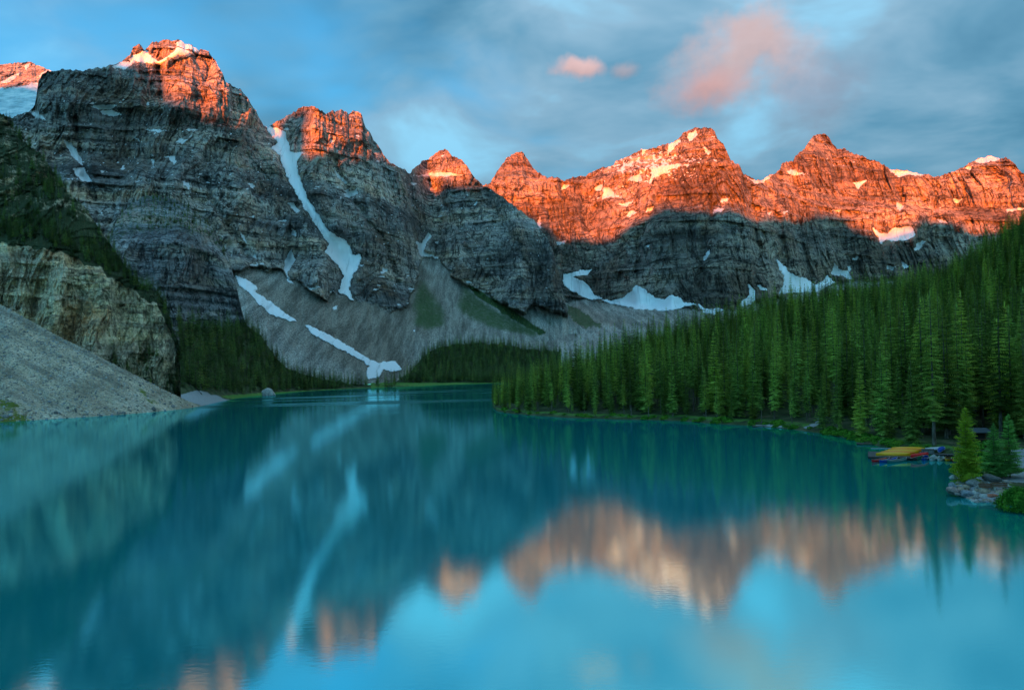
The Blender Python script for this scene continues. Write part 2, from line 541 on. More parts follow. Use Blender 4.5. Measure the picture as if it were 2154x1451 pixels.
def curtain(skyline, base, depth, slope, cell=1.7, jag=2.0, jag_len=9.0, xblur=8, seed=0, x_range=None):
    """A mountain side: starts at the base line at the given distances and climbs with the given steepness up to the skyline.
    Every column is integrated upward, so steep rock and gentle talus get their own true distances."""
    sx, se = curve(skyline)
    bx, be = curve(base)
    x0, x1 = (sx[0], sx[-1])
    nc = int((x1 - x0) * FPX / cell)
    xs = np.linspace(x0, x1, nc)
    et = np.interp(xs, sx, se)
    upx = xs * FPX
    j = fbm(upx / jag_len, 0.37 + seed * 5.1, 0.0, 4, 50 + seed, 0.6) * jag / FPX
    et = et + j
    eb = np.minimum(np.interp(xs, bx, be), et - 0.002)
    nr = max(12, int((et - eb).max() * FPX / cell))
    tt = np.linspace(0, 1, nr)[:, None]
    e = eb + (et - eb) * tt
    dpx = np.asarray(depth, float)
    dx, _ = unroll(dpx[:, 0], np.full(len(dpx), 780.0))
    D = np.empty((nr, nc))
    D[0] = np.interp(xs, dx, dpx[:, 1])
    X = np.broadcast_to(xs, (nr, nc))
    U, V = to_photo(X, e)
    for k_ in range(nr - 1):
        z = CAM_H + e[k_] * D[k_]
        s = slope(U[k_], V[k_], xs * D[k_], z)
        em = 0.5 * (e[k_] + e[k_ + 1])
        D[k_ + 1] = D[k_] * (1 + (e[k_ + 1] - e[k_]) / np.maximum(s - em, 0.10))
    D = blur(D, xblur, 1)
    return dict(U=U, V=V, X=X, e=e, D=D, nr=nr, nc=nc)


def wpos(g, D=None):
    D = g['D'] if D is None else D
    return np.stack([g['X'] * D, D, CAM_H + g['e'] * D], -1)


def beds(z, x, thick, dip, seed):
    """1 on the steep face of a bed, 0 on the ledge above it; beds run on for kilometres and wander a little"""
    zz = z + dip * x + 0.35 * thick * perlin(x / (thick * 9), z / (thick * 14), 0, seed)
    n1 = perlin(zz / thick, x / (thick * 40), 0, seed + 1)
    n2 = perlin(zz / (thick * 0.38), x / (thick * 18), 0, seed + 2)
    return smooth((n1 + 0.55 * n2 + 0.28) / 0.16)


def blocks(n, k):
    """noise cut into flat facets with sharp steps between them"""
    q = n * k
    f = np.floor(q)
    return (f + smooth((q - f - 0.5) / 0.16 + 0.5) - 0.5) / k


def broken(x, z):
    """1 where the bedding is lost in broken rock"""
    return np.clip(0.32 + 1.5 * fbm(x / 230, z / 150, 0, 2, 97), 0, 1)


def rock_relief(g, dip, size=1.0, seed=0, buttress=1.0, strata=1.0, lean=0.0):
    P = wpos(g)
    x, y, z = P[..., 0] / size, P[..., 1] / size, P[..., 2] / size
    x = x + lean * z
    wx = x + 20 * perlin(x / 120, z / 160, 0, seed + 1) + 6 * perlin(x / 34, z / 50, 0, seed + 2)
    zz = z + dip * x + 8 * perlin(x / 260, z / 260, 0, seed + 3)
    cliff = beds(z, x, 42.0, dip, seed + 40)
    r = 26 * buttress * ridged(wx / 190, z / 700, y / 900, seed + 4)
    r = r + 15 * buttress * ridged(wx / 70, z / 300, y / 500, seed + 5)
    flute = 22 * buttress * blocks(perlin(wx / 48, z / 190, 0, seed + 6), 4.0) + 9.0 * blocks(perlin(wx / 19, z / 75, 0, seed + 7), 3.5) + 2.6 * blocks(perlin(wx / 7.5, z / 26, 0, seed + 9), 3.0)
    bro = broken(x, z)
    r = r + flute * (0.35 + 0.65 * np.maximum(cliff, bro)) * (1 + 0.5 * bro)
    r = r + (1.0 + 1.0 * bro) * fbm(x / 8, z / 6, y / 30, 3, seed + 8, 0.7)
    for wl, amp, sd in ((34.0, 11.0, 20), (14.0, 5.5, 21)):          # narrow clefts
        c_ = np.clip(1 - 7.0 * np.abs(perlin(wx / wl + 3.1, z / (wl * 6), 0, seed + sd)), 0, 1)
        r = r - amp * c_ * np.clip(perlin(x / 70, z / 60, 0, seed + sd + 5) + 0.45, 0, 1) * (0.3 + 0.7 * cliff)
    s2 = perlin(zz / 13, x / 420, 0, seed + 13)
    s3 = perlin(zz / 5.0, x / 190, 0, seed + 14)
    r = r + strata * (1 - 0.75 * bro) * (3.2 * np.tanh(2.5 * s2) + 1.1 * np.tanh(2 * s3))
    return r * size


def gully(g, lines, width, depth):
    d = np.full(g['U'].shape, 1e9)
    for ln in lines:
        d = np.minimum(d, line_dist(g['U'] + 7 * fbm(g['V'] / 28, g['U'] / 60, 0, 3, 78), g['V'], ln))
    wv = width * (0.6 + 0.8 * np.abs(perlin(g['U'] / 40, g['V'] / 40, 0, 77)))
    return depth * np.exp(-(d / wv) ** 2)


def poly_mask(g, polys, rag=3.0, seed=30):
    u = g['U'] + rag * fbm(g['U'] / 13, g['V'] / 13, 0, 3, seed, 0.6)
    v = g['V'] + rag * fbm(g['U'] / 13, g['V'] / 13, 5.5, 3, seed + 5, 0.6)
    m_ = np.zeros(u.shape, bool)
    for p in polys:
        m_ |= inside(u, v, p)
    return m_


def build_terrain(name, g, mat, attrs, back=260.0, flat=True, **props):
    """the front sheet plus a slope falling away behind the crest"""
    P = wpos(g)
    nr, nc = g['nr'], g['nc']
    rows, att = [P], {k_: [v_] for k_, v_ in attrs.items()}
    top = P[-1]
    for i in range(1, 7):
        f = i / 6.0
        q = top.copy()
        q[:, 1] += back * f
        q[:, 0] *= (top[:, 1] + back * f) / top[:, 1]
        q[:, 2] = top[:, 2] - back * 0.75 * f ** 1.2 + back * 0.03 * perlin(top[:, 0] / 50, i * 1.7, 0, 91)
        rows.append(q[None])
        for k_ in att:
            att[k_].append(attrs[k_][-1:] * 0)
    V = np.concatenate(rows, 0)
    att = {k_: np.concatenate(v_, 0) for k_, v_ in att.items()}
    me = mesh_from(name, V.reshape(-1, 3), grid_faces(nr + 6, nc), MATS[mat], att, flat)
    return link(name, me, kind='structure', **props)


def drape(name, g, mask, lift, mat, D=None, **props):
    """a snow sheet lying on a mountain side: the masked cells, lifted towards the open air, with a skirt-free ragged edge"""
    nr, nc = g['nr'], g['nc']
    f = grid_faces(nr, nc)
    keep = mask.ravel()[f].sum(1) >= 3
    f = f[keep]
    if not len(f):
        return None
    P = wpos(g, (g['D'] if D is None else D) - lift).reshape(-1, 3)
    used, inv = np.unique(f, return_inverse=True)
    v = P[used]
    nv = len(v)
    inv = inv.reshape(-1, 4)
    # give the sheet thickness: boundary edges drop back to the rock
    ed = np.concatenate([inv[:, [0, 1]], inv[:, [1, 2]], inv[:, [2, 3]], inv[:, [3, 0]]])
    key = np.sort(ed, 1)
    _, idx, cnt = np.unique(key, axis=0, return_index=True, return_counts=True)
    be = ed[idx[cnt == 1]]
    d = v.copy()
    d[:, 1] += lift * 2.0
    side = np.stack([be[:, 1], be[:, 0], be[:, 0] + nv, be[:, 1] + nv], 1)
    me = mesh_from(name, np.concatenate([v, d]), np.concatenate([inv, side]), MATS[mat], None, False)
    return link(name, me, **props)


# ------------------------------------------------------------------ valley floor, lake and the ridge behind the viewer
fl = mesh_from('valley_floor', [(-14000, -9000, -9), (14000, -9000, -9), (14000, 16000, -9), (-14000, 16000, -9)], [(0, 1, 2, 3)], MATS['forest_floor'])
link('valley_floor', fl, kind='structure')
lk = mesh_from('lake', [(-900, 12, 0), (900, 12, 0), (900, 1150, 0), (-900, 1150, 0)], [(0, 1, 2, 3)], MATS['lake_water'])
link('lake', lk, kind='structure')

# the mountains across the valley behind the camera: they keep the sun off everything below about 500 m
pv = np.array([math.cos(SUN_AZ), -math.sin(SUN_AZ)])
sv = np.array([-math.sin(SUN_AZ), -math.cos(SUN_AZ)])
RIDGE = 4500.0
ct = np.linspace(-6000, 6000, 900)
crest_pts = [(-6000, 1030), (-3000, 1080), (-1900, 1100), (-1650, 1120), (-1500, 1070), (-1250, 990), (-1148, 962), (-1060, 962), (-1000, 928), (-971, 874), (-901, 838), (-880, 841), (-868, 930), (-802, 936), (-786, 870),
             (-764, 795), (-744, 798), (-723, 825), (-697, 852), (-660, 866), (-626, 874), (-560, 858), (-535, 892), (-510, 888), (-452, 857), (-413, 816), (-239, 792), (-153, 826), (-74, 858), (34, 827), (122, 832), (150, 812), (220, 833),
             (396, 885), (496, 898), (524, 844), (583, 816), (713, 860), (761, 903), (848, 898), (920, 846), (999, 853), (1078, 865), (1500, 880), (3000, 900), (6000, 980)]
cp = np.array(crest_pts, float)
crest = np.interp(ct, cp[:, 0], cp[:, 1]) + 5 * fbm(ct / 60, 0.5, 0, 3, 61)
rowsR = []
for f, zf in ((-1700, 0.0), (-900, 0.45), (-350, 0.78), (0, 1.0), (500, 0.62), (1300, 0.2), (2000, 0.0)):
    s = RIDGE + f
    p2 = ct[:, None] * pv + s * sv
    zz = crest * zf + (0 if zf in (0.0, 1.0) else 40) * fbm(ct / 240, f / 300.0, 0, 3, 62) - (8 if zf == 0 else 0)
    rowsR.append(np.concatenate([p2, zz[:, None]], 1))
RV = np.array(rowsR)
zero = np.zeros(RV.shape[:2])
me = mesh_from('mountain_behind_viewer', RV.reshape(-1, 3), grid_faces(*RV.shape[:2]), MATS['rock_far'], {'talus': zero})
link('mountain_behind_viewer', me, kind='structure')

# ------------------------------------------------------------------ far range on the right
R_SKY = [(940, 470), (985, 405), (1012, 392), (1030, 384), (1045, 362), (1055, 347), (1066, 333), (1075, 327), (1088, 320), (1098, 320), (1106, 330), (1114, 339), (1121, 352), (1130, 364), (1146, 371),
         (1160, 371), (1176, 376), (1190, 377), (1210, 374), (1230, 371), (1246, 365), (1260, 357), (1275, 353), (1290, 345), (1308, 333), (1325, 328), (1350, 316), (1378, 311),
         (1400, 302), (1418, 297), (1430, 289), (1440, 280), (1450, 274), (1462, 272), (1474, 269), (1495, 270), (1503, 276), (1510, 290), (1522, 304), (1530, 320), (1538, 336),
         (1546, 346), (1556, 349), (1562, 362), (1575, 372), (1590, 379), (1602, 380), (1614, 372), (1625, 365), (1640, 357), (1645, 345), (1656, 340), (1668, 337), (1674, 328),
         (1690, 316), (1700, 301), (1711, 288), (1720, 282), (1732, 283), (1744, 290), (1752, 303), (1762, 311), (1775, 315), (1790, 320), (1800, 327), (1815, 330), (1830, 335),
         (1846, 339), (1860, 345), (1870, 354), (1882, 357), (1900, 358), (1920, 362), (1936, 365), (1950, 369), (1968, 370), (1985, 370), (1998, 362), (2014, 358), (2030, 349),
         (2048, 339), (2060, 332), (2080, 329), (2104, 330), (2122, 336), (2136, 349), (2154, 368), (2190, 392), (2260, 420), (2330, 400), (2420, 440)]


def r_slope(U, V, x, z):
    top = np.interp(U, [940, 1180, 1240, 1330, 1450, 1540, 1640, 1760, 1900, 2100, 2420], [650, 640, 632, 645, 655, 652, 628, 600, 590, 580, 580])
    rock = smooth((top - V) / 10.0)
    k_ = beds(z / 1.55, x / 1.55, 42.0, 0.10, 140)
    k_ = k_ + (0.42 - k_) * broken(x / 1.55, z / 1.55)
    st = (0.80 + 2.4 * k_) * (1 - 0.35 * smooth((z - 560) / 120))
    return 0.24 * (1 - rock) + np.maximum(st, 0.70) * rock


gR = curtain(R_SKY, [(900, 796), (1300, 784), (1700, 772), (2420, 750)], [(900, 1250), (1200, 1230), (1500, 1180), (2420, 1100)], r_slope, 1.7, 4.8, 13.0, 10, 1)
top = np.interp(gR['U'], [940, 1180, 1240, 1330, 1450, 1540, 1640, 1760, 1900, 2100, 2420], [650, 640, 632, 645, 655, 652, 628, 600, 590, 580, 580])
top = top + 10 * fbm(gR['U'] / 22, gR['V'] / 60, 0, 3, 21)
rockR = smooth((top - gR['V']) / 8.0)
SN_R_BIG = [
    [(1183, 578), (1210, 571), (1246, 566), (1236, 577), (1202, 584), (1224, 588), (1238, 600), (1246, 615), (1268, 630), (1240, 631), (1208, 615), (1188, 602)],
    [(1340, 597), (1354, 607), (1378, 625), (1398, 629), (1412, 618), (1424, 622), (1440, 634), (1470, 640), (1440, 646), (1400, 655), (1340, 650), (1290, 640), (1262, 631), (1310, 627)],
    [(1466, 638), (1490, 650), (1528, 647), (1502, 661), (1484, 659)],
    [(1573, 594), (1589, 610), (1590, 635), (1560, 648), (1553, 641), (1576, 620)],
    [(1590, 596), (1600, 600), (1616, 613), (1602, 612)],
    [(1630, 540), (1642, 550), (1662, 575), (1690, 584), (1716, 600), (1728, 590), (1742, 578), (1757, 596), (1720, 612), (1680, 616), (1638, 616), (1648, 602), (1650, 580), (1640, 565)],
    [(1836, 479), (1850, 488), (1868, 492), (1880, 480), (1896, 478), (1920, 477), (1927, 497), (1908, 506), (1884, 509), (1866, 504), (1852, 514), (1846, 500)]]
SN_R = [
    [(1755, 553), (1766, 566), (1784, 570), (1782, 560), (1790, 558), (1786, 574), (1797, 592), (1772, 580), (1748, 578)],
    [(1792, 545), (1802, 536), (1808, 540), (1798, 548)], [(1864, 558), (1884, 562), (1880, 570), (1866, 566)], [(1896, 548), (1912, 562), (1900, 566)],
    [(1926, 512), (1946, 506), (1938, 520), (1924, 528)], [(1970, 460), (1990, 464), (1994, 470), (1976, 468)],
    [(1568, 370), (1582, 378), (1600, 381), (1626, 364), (1606, 386), (1588, 387)],
    [(1368, 356), (1390, 350), (1432, 343), (1434, 349), (1410, 358), (1392, 368), (1374, 376), (1364, 392), (1370, 370)],
    [(1405, 305), (1430, 291), (1432, 298), (1418, 312), (1404, 322)], [(1446, 283), (1464, 275), (1468, 284), (1452, 296), (1444, 292)], [(1478, 306), (1486, 312), (1498, 321), (1488, 325)],
    [(1250, 395), (1266, 388), (1267, 400), (1254, 402)], [(1268, 398), (1282, 394), (1294, 408), (1308, 416), (1284, 414), (1266, 420)], [(1300, 432), (1322, 425), (1334, 421), (1318, 436)],
    [(1326, 372), (1348, 368), (1352, 380), (1338, 384), (1322, 380)], [(1306, 352), (1314, 356), (1310, 368)], [(1350, 312), (1366, 312), (1352, 325)],
    [(1362, 437), (1378, 434), (1370, 444), (1358, 446)], [(1316, 454), (1326, 444), (1340, 446), (1324, 456)], [(1185, 388), (1198, 390), (1190, 398), (1178, 402)],
    [(1518, 420), (1538, 416), (1530, 424), (1514, 428)], [(1500, 442), (1524, 438), (1518, 446), (1496, 450)],
    [(1868, 356), (1890, 358), (1945, 364), (1940, 370), (1906, 368), (1890, 374)], [(2046, 340), (2072, 329), (2118, 330), (2088, 341), (2062, 344)], [(2028, 354), (2046, 348), (2040, 357)],
    [(1654, 362), (1664, 356), (1684, 364), (1702, 366), (1668, 369)], [(1796, 386), (1826, 379), (1812, 390), (1804, 400)], [(1745, 443), (1770, 441), (1764, 447)],
    [(1888, 424), (1902, 436), (1892, 444), (1884, 432)], [(2004, 420), (2026, 418), (2014, 427)], [(1612, 448), (1624, 446), (1618, 454)], [(1646, 446), (1658, 444), (1650, 452)],
    [(1170, 510), (1192, 507), (1188, 512), (1172, 516)], [(1354, 518), (1368, 514), (1364, 520)], [(1478, 540), (1492, 526), (1494, 530), (1482, 550)],
    [(2116, 442), (2154, 436), (2154, 440), (2118, 447)], [(1130, 470), (1136, 458), (1140, 478), (1134, 482)]]
relR = rock_relief(gR, 0.10, 1.55, 100, 1.0, 1.25)
speck = ridged(gR['U'] / 16, gR['V'] / 9, 0, 41) + 0.6 * fbm(gR['U'] / 7, gR['V'] / 5, 0, 2, 42)
zone = np.zeros(gR['U'].shape)
for cxs, cys, rx, ry, k_ in ((1370, 345, 150, 45, 0.55), (1300, 405, 90, 30, 0.35), (1750, 330, 120, 25, 0.2), (2000, 375, 140, 30, 0.2), (1890, 440, 120, 40, 0.22), (1500, 300, 60, 40, 0.25), (1720, 545, 180, 40, 0.1)):
    zone = np.maximum(zone, k_ * np.exp(-((gR['U'] - cxs) / rx) ** 2 - ((gR['V'] - cys) / ry) ** 2))
ledge = np.gradient(relR, axis=0)
snowR = poly_mask(gR, SN_R, 2.6, 31) | ((speck + zone * 1.5 - 0.02 * ledge) > 1.58)
snowR &= rockR > 0.5
bigR = poly_mask(gR, SN_R_BIG, 3.0, 33)
cover_ = blur(blur((snowR | bigR).astype(float), 2, 0), 2, 1)
D0 = gR['D'].copy()
relR = relR * rockR * (1 - 0.8 * cover_) + (1 - rockR) * 6 * fbm(gR['U'] / 60, gR['V'] / 25, 0, 3, 44)
gul = gully(gR, [[(1570, 380), (1580, 430), (1600, 520), (1590, 600)], [(1180, 380), (1200, 470), (1190, 560)], [(1610, 385), (1640, 470), (1650, 560)], [(1880, 365), (1900, 430), (1870, 500)],
                 [(1340, 600), (1345, 500), (1380, 420)], [(1470, 640), (1475, 540), (1500, 430)], [(1980, 375), (1960, 450), (1930, 540)], [(1130, 370), (1150, 430), (1170, 500)]], 9.0, 20.0)
fan = gully(gR, [[(1340, 600), (1345, 650)], [(1412, 618), (1410, 650)], [(1228, 590), (1230, 630)]], 22.0, -40.0)
gR['D'] = D0 - relR + gul * rockR + fan
plantsR = smooth((poly_mask(gR, [[(1190, 640), (1230, 655), (1270, 690), (1230, 690), (1200, 672)]], 6, 36)).astype(float)) * 0.6
build_terrain('mountain_range_far', gR, 'rock_far', {'talus': 1 - rockR, 'plants': plantsR, 'snow': snowR.astype(float)}, 500.0)
DR = blur(blur(gR['D'], 3, 0), 3, 1)
SNOW_LABELS = ['snow apron in the corner beside the dark buttress at the foot of the far range', 'broad cone of snow spread at the foot of the grey far wall', 'low snow strip right of the snow cone at the foot of the far wall',
               'steep snow wedge just above the tree line under the notch', 'thin snow sliver beside the steep wedge above the tree line', 'long snow slide with a fan below the far wall above the forest', 'ragged snowfield high on the far wall at the edge of the sunlight']
for pl, lb in zip(SN_R_BIG, SNOW_LABELS):
    drape('snow_field', gR, poly_mask(gR, [pl], 3.0, 33), 5.0, 'snow', DR, label=lb, category='snowfield', group='snowfields at the foot of the far range')

# ------------------------------------------------------------------ the snowy peak behind the left massif
P_SKY = [(-160, 200), (-80, 165), (-30, 146), (0, 137), (20, 134), (45, 131), (62, 130), (80, 138), (100, 147), (118, 153), (150, 190), (220, 250)]
gP = curtain(P_SKY, [(-160, 300), (220, 300)], [(-160, 1500), (220, 1500)], lambda U, V, x, z: 0.85 + 0 * U, 2.0, 2.5, 9, 6, 2)
icemask = poly_mask(gP, [[(-160, 190), (0, 186), (40, 181), (80, 172), (120, 170), (120, 320), (-160, 320)]], 4, 37)
bandsP = poly_mask(gP, [[(0, 175), (20, 160), (45, 152), (40, 160), (10, 178)], [(80, 160), (100, 148), (118, 152), (90, 168)], [(50, 140), (62, 134), (58, 150)]], 3, 38)
relP = rock_relief(gP, 0.05, 1.0, 140) * (1 - blur(blur(icemask.astype(float), 3, 0), 3, 1) * 0.85)
gP['D'] = gP['D'] - relP
zeroP = np.zeros(gP['U'].shape)
build_terrain('mountain_peak_far_left', gP, 'rock_mid', {'talus': zeroP, 'plants': zeroP, 'snow': bandsP.astype(float)}, 300.0)
drape('glacier', gP, icemask, 6.0, 'glacier_ice', None, label='pale blue hanging glacier below the rounded peak at the upper left', category='glacier')

# ------------------------------------------------------------------ the great massif of the left and centre
F_SKY = [(-140, 250), (-60, 248), (20, 246), (60, 236), (73, 222), (77, 200), (80, 168), (88, 158), (100, 152), (130, 146), (158, 149), (180, 147), (210, 144), (236, 137), (256, 128), (272, 119), (280, 101), (291, 93),
         (298, 98), (304, 104), (314, 97), (322, 91), (338, 87), (352, 84), (368, 82), (384, 87), (400, 96), (416, 104), (430, 105), (438, 107), (446, 120), (455, 132), (463, 148), (470, 156), (473, 172),
         (485, 178), (505, 189), (518, 203), (534, 228), (546, 248), (555, 263), (562, 268), (572, 266), (590, 252), (610, 240), (628, 229), (642, 225), (656, 221), (668, 226), (680, 237), (690, 240),
         (702, 234), (716, 232), (726, 234), (733, 239), (744, 233), (754, 234), (761, 243), (766, 262), (778, 282), (790, 298), (800, 312), (806, 326), (818, 338), (826, 343), (838, 353), (852, 358),
         (862, 366), (868, 358), (880, 346), (900, 334), (914, 324), (925, 318), (935, 315), (944, 320), (953, 330), (966, 336), (980, 346), (990, 363), (1002, 377), (1012, 387), (1030, 396), (1050, 408),
         (1075, 428), (1100, 446), (1126, 468), (1146, 492), (1160, 520), (1170, 552), (1180, 590), (1188, 625), (1194, 655), (1204, 676), (1226, 691), (1252, 699), (1290, 712), (1340, 728), (1400, 760)]
F_ROCK = [(-140, 640), (400, 640), (492, 566), (522, 565), (579, 565), (600, 578), (617, 590), (648, 610), (686, 634), (700, 618), (738, 630), (769, 640), (817, 656), (845, 652), (869, 614), (883, 576), (887, 545), (905, 540), (927, 548),
          (955, 583), (983, 600), (1017, 614), (1069, 645), (1107, 660), (1120, 634), (1155, 650), (1193, 668), (1230, 640), (1400, 600)]
frx = np.array(F_ROCK, float)


def f_rock(U, V, soft=7.0):
    return smooth((np.interp(U, frx[:, 0], frx[:, 1]) - V) / soft + 0.5)


def f_slope(U, V, x, z):
    k_ = f_rock(U, V, 14.0)
    bk = beds(z, x, 42.0, -0.02, 240)
    st = 0.78 + 2.3 * (bk + (0.42 - bk) * broken(x, z))
    return 0.62 * (1 - k_) + st * k_


gF = curtain(F_SKY, [(-140, 806), (500, 812), (700, 812), (900, 800), (1100, 795), (1400, 788)], [(-140, 820), (200, 830), (500, 880), (700, 1030), (900, 1290), (1100, 1400), (1400, 1500)],
             f_slope, 1.75, 4.6, 13.0, 10, 3)
uF, vF = gF['U'], gF['V']
rockF = f_rock(uF + 9 * fbm(uF / 25, vF / 25, 0, 3, 45), vF + 9 * fbm(uF / 25, vF / 25, 3.3, 3, 46))
SN_MAIN = [[(556, 262), (574, 268), (602, 279), (604, 296), (612, 318), (638, 320), (624, 340), (628, 366), (648, 420), (672, 456), (690, 486), (712, 500), (728, 506), (742, 536), (758, 532), (757, 555), (742, 580),
            (735, 604), (743, 634), (726, 622), (711, 615), (716, 600), (724, 580), (708, 556), (690, 537), (682, 531), (692, 514), (668, 480), (642, 440), (618, 400), (598, 360), (588, 325), (570, 311), (584, 302), (564, 276)]]
SN_LOW1 = [[(494, 577), (522, 590), (542, 606), (534, 612), (562, 630), (592, 652), (626, 676), (608, 674), (576, 664), (566, 660), (548, 640), (520, 615), (503, 598)]]
SN_LOW2 = [[(637, 681), (662, 690), (702, 710), (742, 734), (772, 752), (800, 762), (830, 757), (846, 775), (836, 783), (806, 777), (796, 792), (774, 800), (768, 786), (778, 770), (746, 750), (700, 727), (658, 703)]]
SN_F = [
    [(612, 522), (620, 545), (616, 556), (606, 572), (604, 580), (598, 570), (600, 548)], [(598, 574), (605, 580), (620, 601), (606, 592)], [(527, 556), (543, 556), (546, 574), (534, 580), (524, 570)],
    [(902, 487), (908, 495), (896, 514), (892, 530), (910, 539), (926, 542), (924, 553), (904, 546), (882, 536), (875, 508), (886, 510)], [(914, 510), (921, 507), (922, 515)],
    [(724, 402), (732, 398), (738, 404), (750, 396), (753, 408), (740, 413)], [(703, 352), (712, 368), (732, 384), (728, 388), (710, 374)], [(606, 428), (616, 426), (632, 446), (622, 448)], [(612, 482), (624, 488), (624, 498), (614, 494)],
    [(132, 292), (152, 304), (172, 334), (176, 348), (158, 336), (144, 316)], [(152, 354), (178, 352), (183, 366), (194, 384), (172, 380), (160, 368)], [(190, 226), (214, 219), (246, 222), (236, 230), (206, 231)],
    [(210, 234), (234, 232), (256, 240), (240, 247), (214, 240)], [(303, 272), (326, 272), (352, 276), (330, 279)], [(368, 300), (378, 292), (394, 294), (384, 302)], [(342, 330), (366, 328), (370, 340), (366, 348), (356, 334)],
    [(383, 380), (396, 386), (402, 406), (392, 396)], [(318, 336), (324, 336), (323, 354)], [(504, 486), (512, 492), (520, 515), (512, 506)], [(530, 540), (536, 528), (538, 544)], [(276, 286), (300, 298), (292, 296)],
    [(868, 371), (905, 365), (938, 362), (974, 368), (940, 371), (900, 370)], [(996, 430), (1004, 420), (1002, 430)], [(1126, 645), (1132, 643), (1138, 656), (1130, 656)], [(700, 646), (710, 642), (708, 650), (702, 652)], [(690, 300), (712, 290), (700, 300)],
    [(60, 234), (76, 236), (98, 253), (80, 250)], [(395, 290), (410, 274), (400, 290)], [(636, 318), (640, 322), (622, 330)], [(868, 695), (874, 692), (872, 700)], [(1166, 715), (1176, 714), (1174, 720)]]
SN_CAP = [[(270, 128), (288, 112), (304, 106), (316, 118), (332, 130), (352, 120), (366, 110), (370, 96), (378, 84), (396, 94), (420, 105), (404, 114), (380, 117), (360, 124), (334, 134), (308, 132)], [(232, 141), (256, 130), (286, 132), (262, 145)]]
mMain, m1, m2, mCap = (poly_mask(gF, p_, 3.0, 51 + i) for i, p_ in enumerate((SN_MAIN, SN_LOW1, SN_LOW2, SN_CAP)))
snowF = poly_mask(gF, SN_F, 2.4, 57)
spk = ridged(uF / 18, vF / 8, 0, 58) + 0.6 * fbm(uF / 7, vF / 5, 0, 2, 59)
snowF |= (spk + 0.10 * np.exp(-((vF - 380) / 240) ** 2)) > 1.36
PF = wpos(gF)
snowF |= (beds(PF[..., 2], PF[..., 0], 42.0, -0.02, 240) < 0.10) & (fbm(uF / 34, vF / 14, 0, 3, 99) > 0.62)
snowF &= rockF > 0.6
snowF |= poly_mask(gF, SN_F[-2:] + [SN_F[23], SN_F[24], SN_F[1]], 2.0, 57)
anyF = blur(blur((mMain | m1 | m2 | mCap | snowF).astype(float), 3, 0), 3, 1)
relF = rock_relief(gF, -0.02, 1.0, 200, 1.05, 1.0)
relF = relF * rockF * (1 - 0.85 * np.clip(anyF * 1.4, 0, 1))
fans = 9 * fbm(uF / 60, vF / 200, 0, 2, 63) + 1.1 * ridged((uF + 0.5 * vF) / 20, vF / 160, 0, 64) + 1.2 * fbm(uF / 7, vF / 16, 0, 3, 65)
relF = relF + (1 - rockF) * fans
couloir = [(562, 268), (592, 300), (602, 340), (632, 400), (668, 465), (705, 520), (730, 560), (722, 610)]
gulF = gully(gF, [couloir], 26.0, 26.0) + gully(gF, [[(862, 368), (870, 440), (885, 500), (888, 545)], [(1012, 390), (1060, 470), (1110, 560), (1118, 630)], [(905, 380), (960, 470), (990, 540)], [(335, 140), (338, 200), (345, 250)],
                                       [(610, 480), (605, 560)], [(160, 250), (170, 340), (200, 420)], [(430, 380), (470, 460), (520, 540)], [(700, 330), (730, 400), (800, 500), (840, 600)]], 9.0, 17.0)
# Babel-like upper tower: a prow that faces the sun, its right flank and the left wall set back
prow = smooth((uF - 325) / 30) * smooth((492 - uF) / 16) * smooth((275 - vF) / 60) * 40
wall = smooth((uF - 70) / 20) * smooth((345 - uF) / 14) * smooth((240 - vF) / 26) * 16
m2tow = smooth((uF - 648) / 14) * smooth((790 - uF) / 20) * smooth((345 - vF) / 60) * 36
m3tow = smooth((uF - 905) / 12) * smooth((1010 - uF) / 16) * smooth((405 - vF) / 40) * 28
butt = smooth((uF - 1040) / 60) * smooth((vF - 430) / 60) * 60 * smooth((1200 - uF) / 50)
flank = smooth((uF - 478) / 80) * smooth((668 - uF) / 95) * smooth((350 - vF) / 90) * 50
DF0 = gF['D'].copy()
gF['D'] = DF0 - relF + gulF * (0.25 + 0.75 * rockF) - prow - wall + flank - m2tow - m3tow - butt * rockF
plF = poly_mask(gF, [[(880, 575), (900, 590), (940, 648), (950, 690), (900, 702), (866, 690), (862, 640)], [(972, 592), (1010, 622), (1075, 662), (1145, 702), (1130, 714), (1060, 702), (1000, 684), (955, 655), (958, 620)],
                     [(1130, 660), (1160, 672), (1185, 695), (1150, 690)], [(560, 600), (600, 640), (640, 700), (600, 690)]], 10, 66).astype(float)
plF = blur(blur(plF, 6, 0), 6, 1) * 0.62
dark = blur(blur(poly_mask(gF, [[(975, 590), (1010, 612), (1080, 655), (1150, 702), (1136, 706), (1060, 660), (1000, 622)]], 4, 67).astype(float), 2, 0), 2, 1)
plF = np.maximum(plF, dark)
build_terrain('mountain_massif', gF, 'rock_mid', {'talus': 1 - rockF, 'plants': plF, 'snow': snowF.astype(float)}, 320.0)
DFs = blur(blur(gF['D'], 3, 0), 3, 1)
drape('snow_couloir', gF, mMain, 6.0, 'snow', DFs, label='long snow couloir pouring down between the two left peaks', category='snow couloir')
drape('snow_field', gF, m1, 3.0, 'snow', DFs, label='slanting snow strip at the top of the grey scree beside the dark forest', category='snowfield')
drape('snow_field', gF, m2, 3.0, 'snow', DFs, label='thin snow tongue running down the grey scree to the far lake shore', category='snowfield')
drape('snow_field', gF, mCap, 4.0, 'snow', DFs, label='snow cap on the highest summit at the left', category='snowfield')

# ------------------------------------------------------------------ bluff in front of the massif
B_SKY = [(150, 650), (190, 585), (215, 540), (236, 485), (255, 450), (280, 424), (305, 413), (335, 412), (370, 421), (398, 436), (425, 458), (448, 482), (468, 512), (482, 545), (492, 580), (499, 612), (506, 645), (516, 680), (535, 730), (560, 790)]


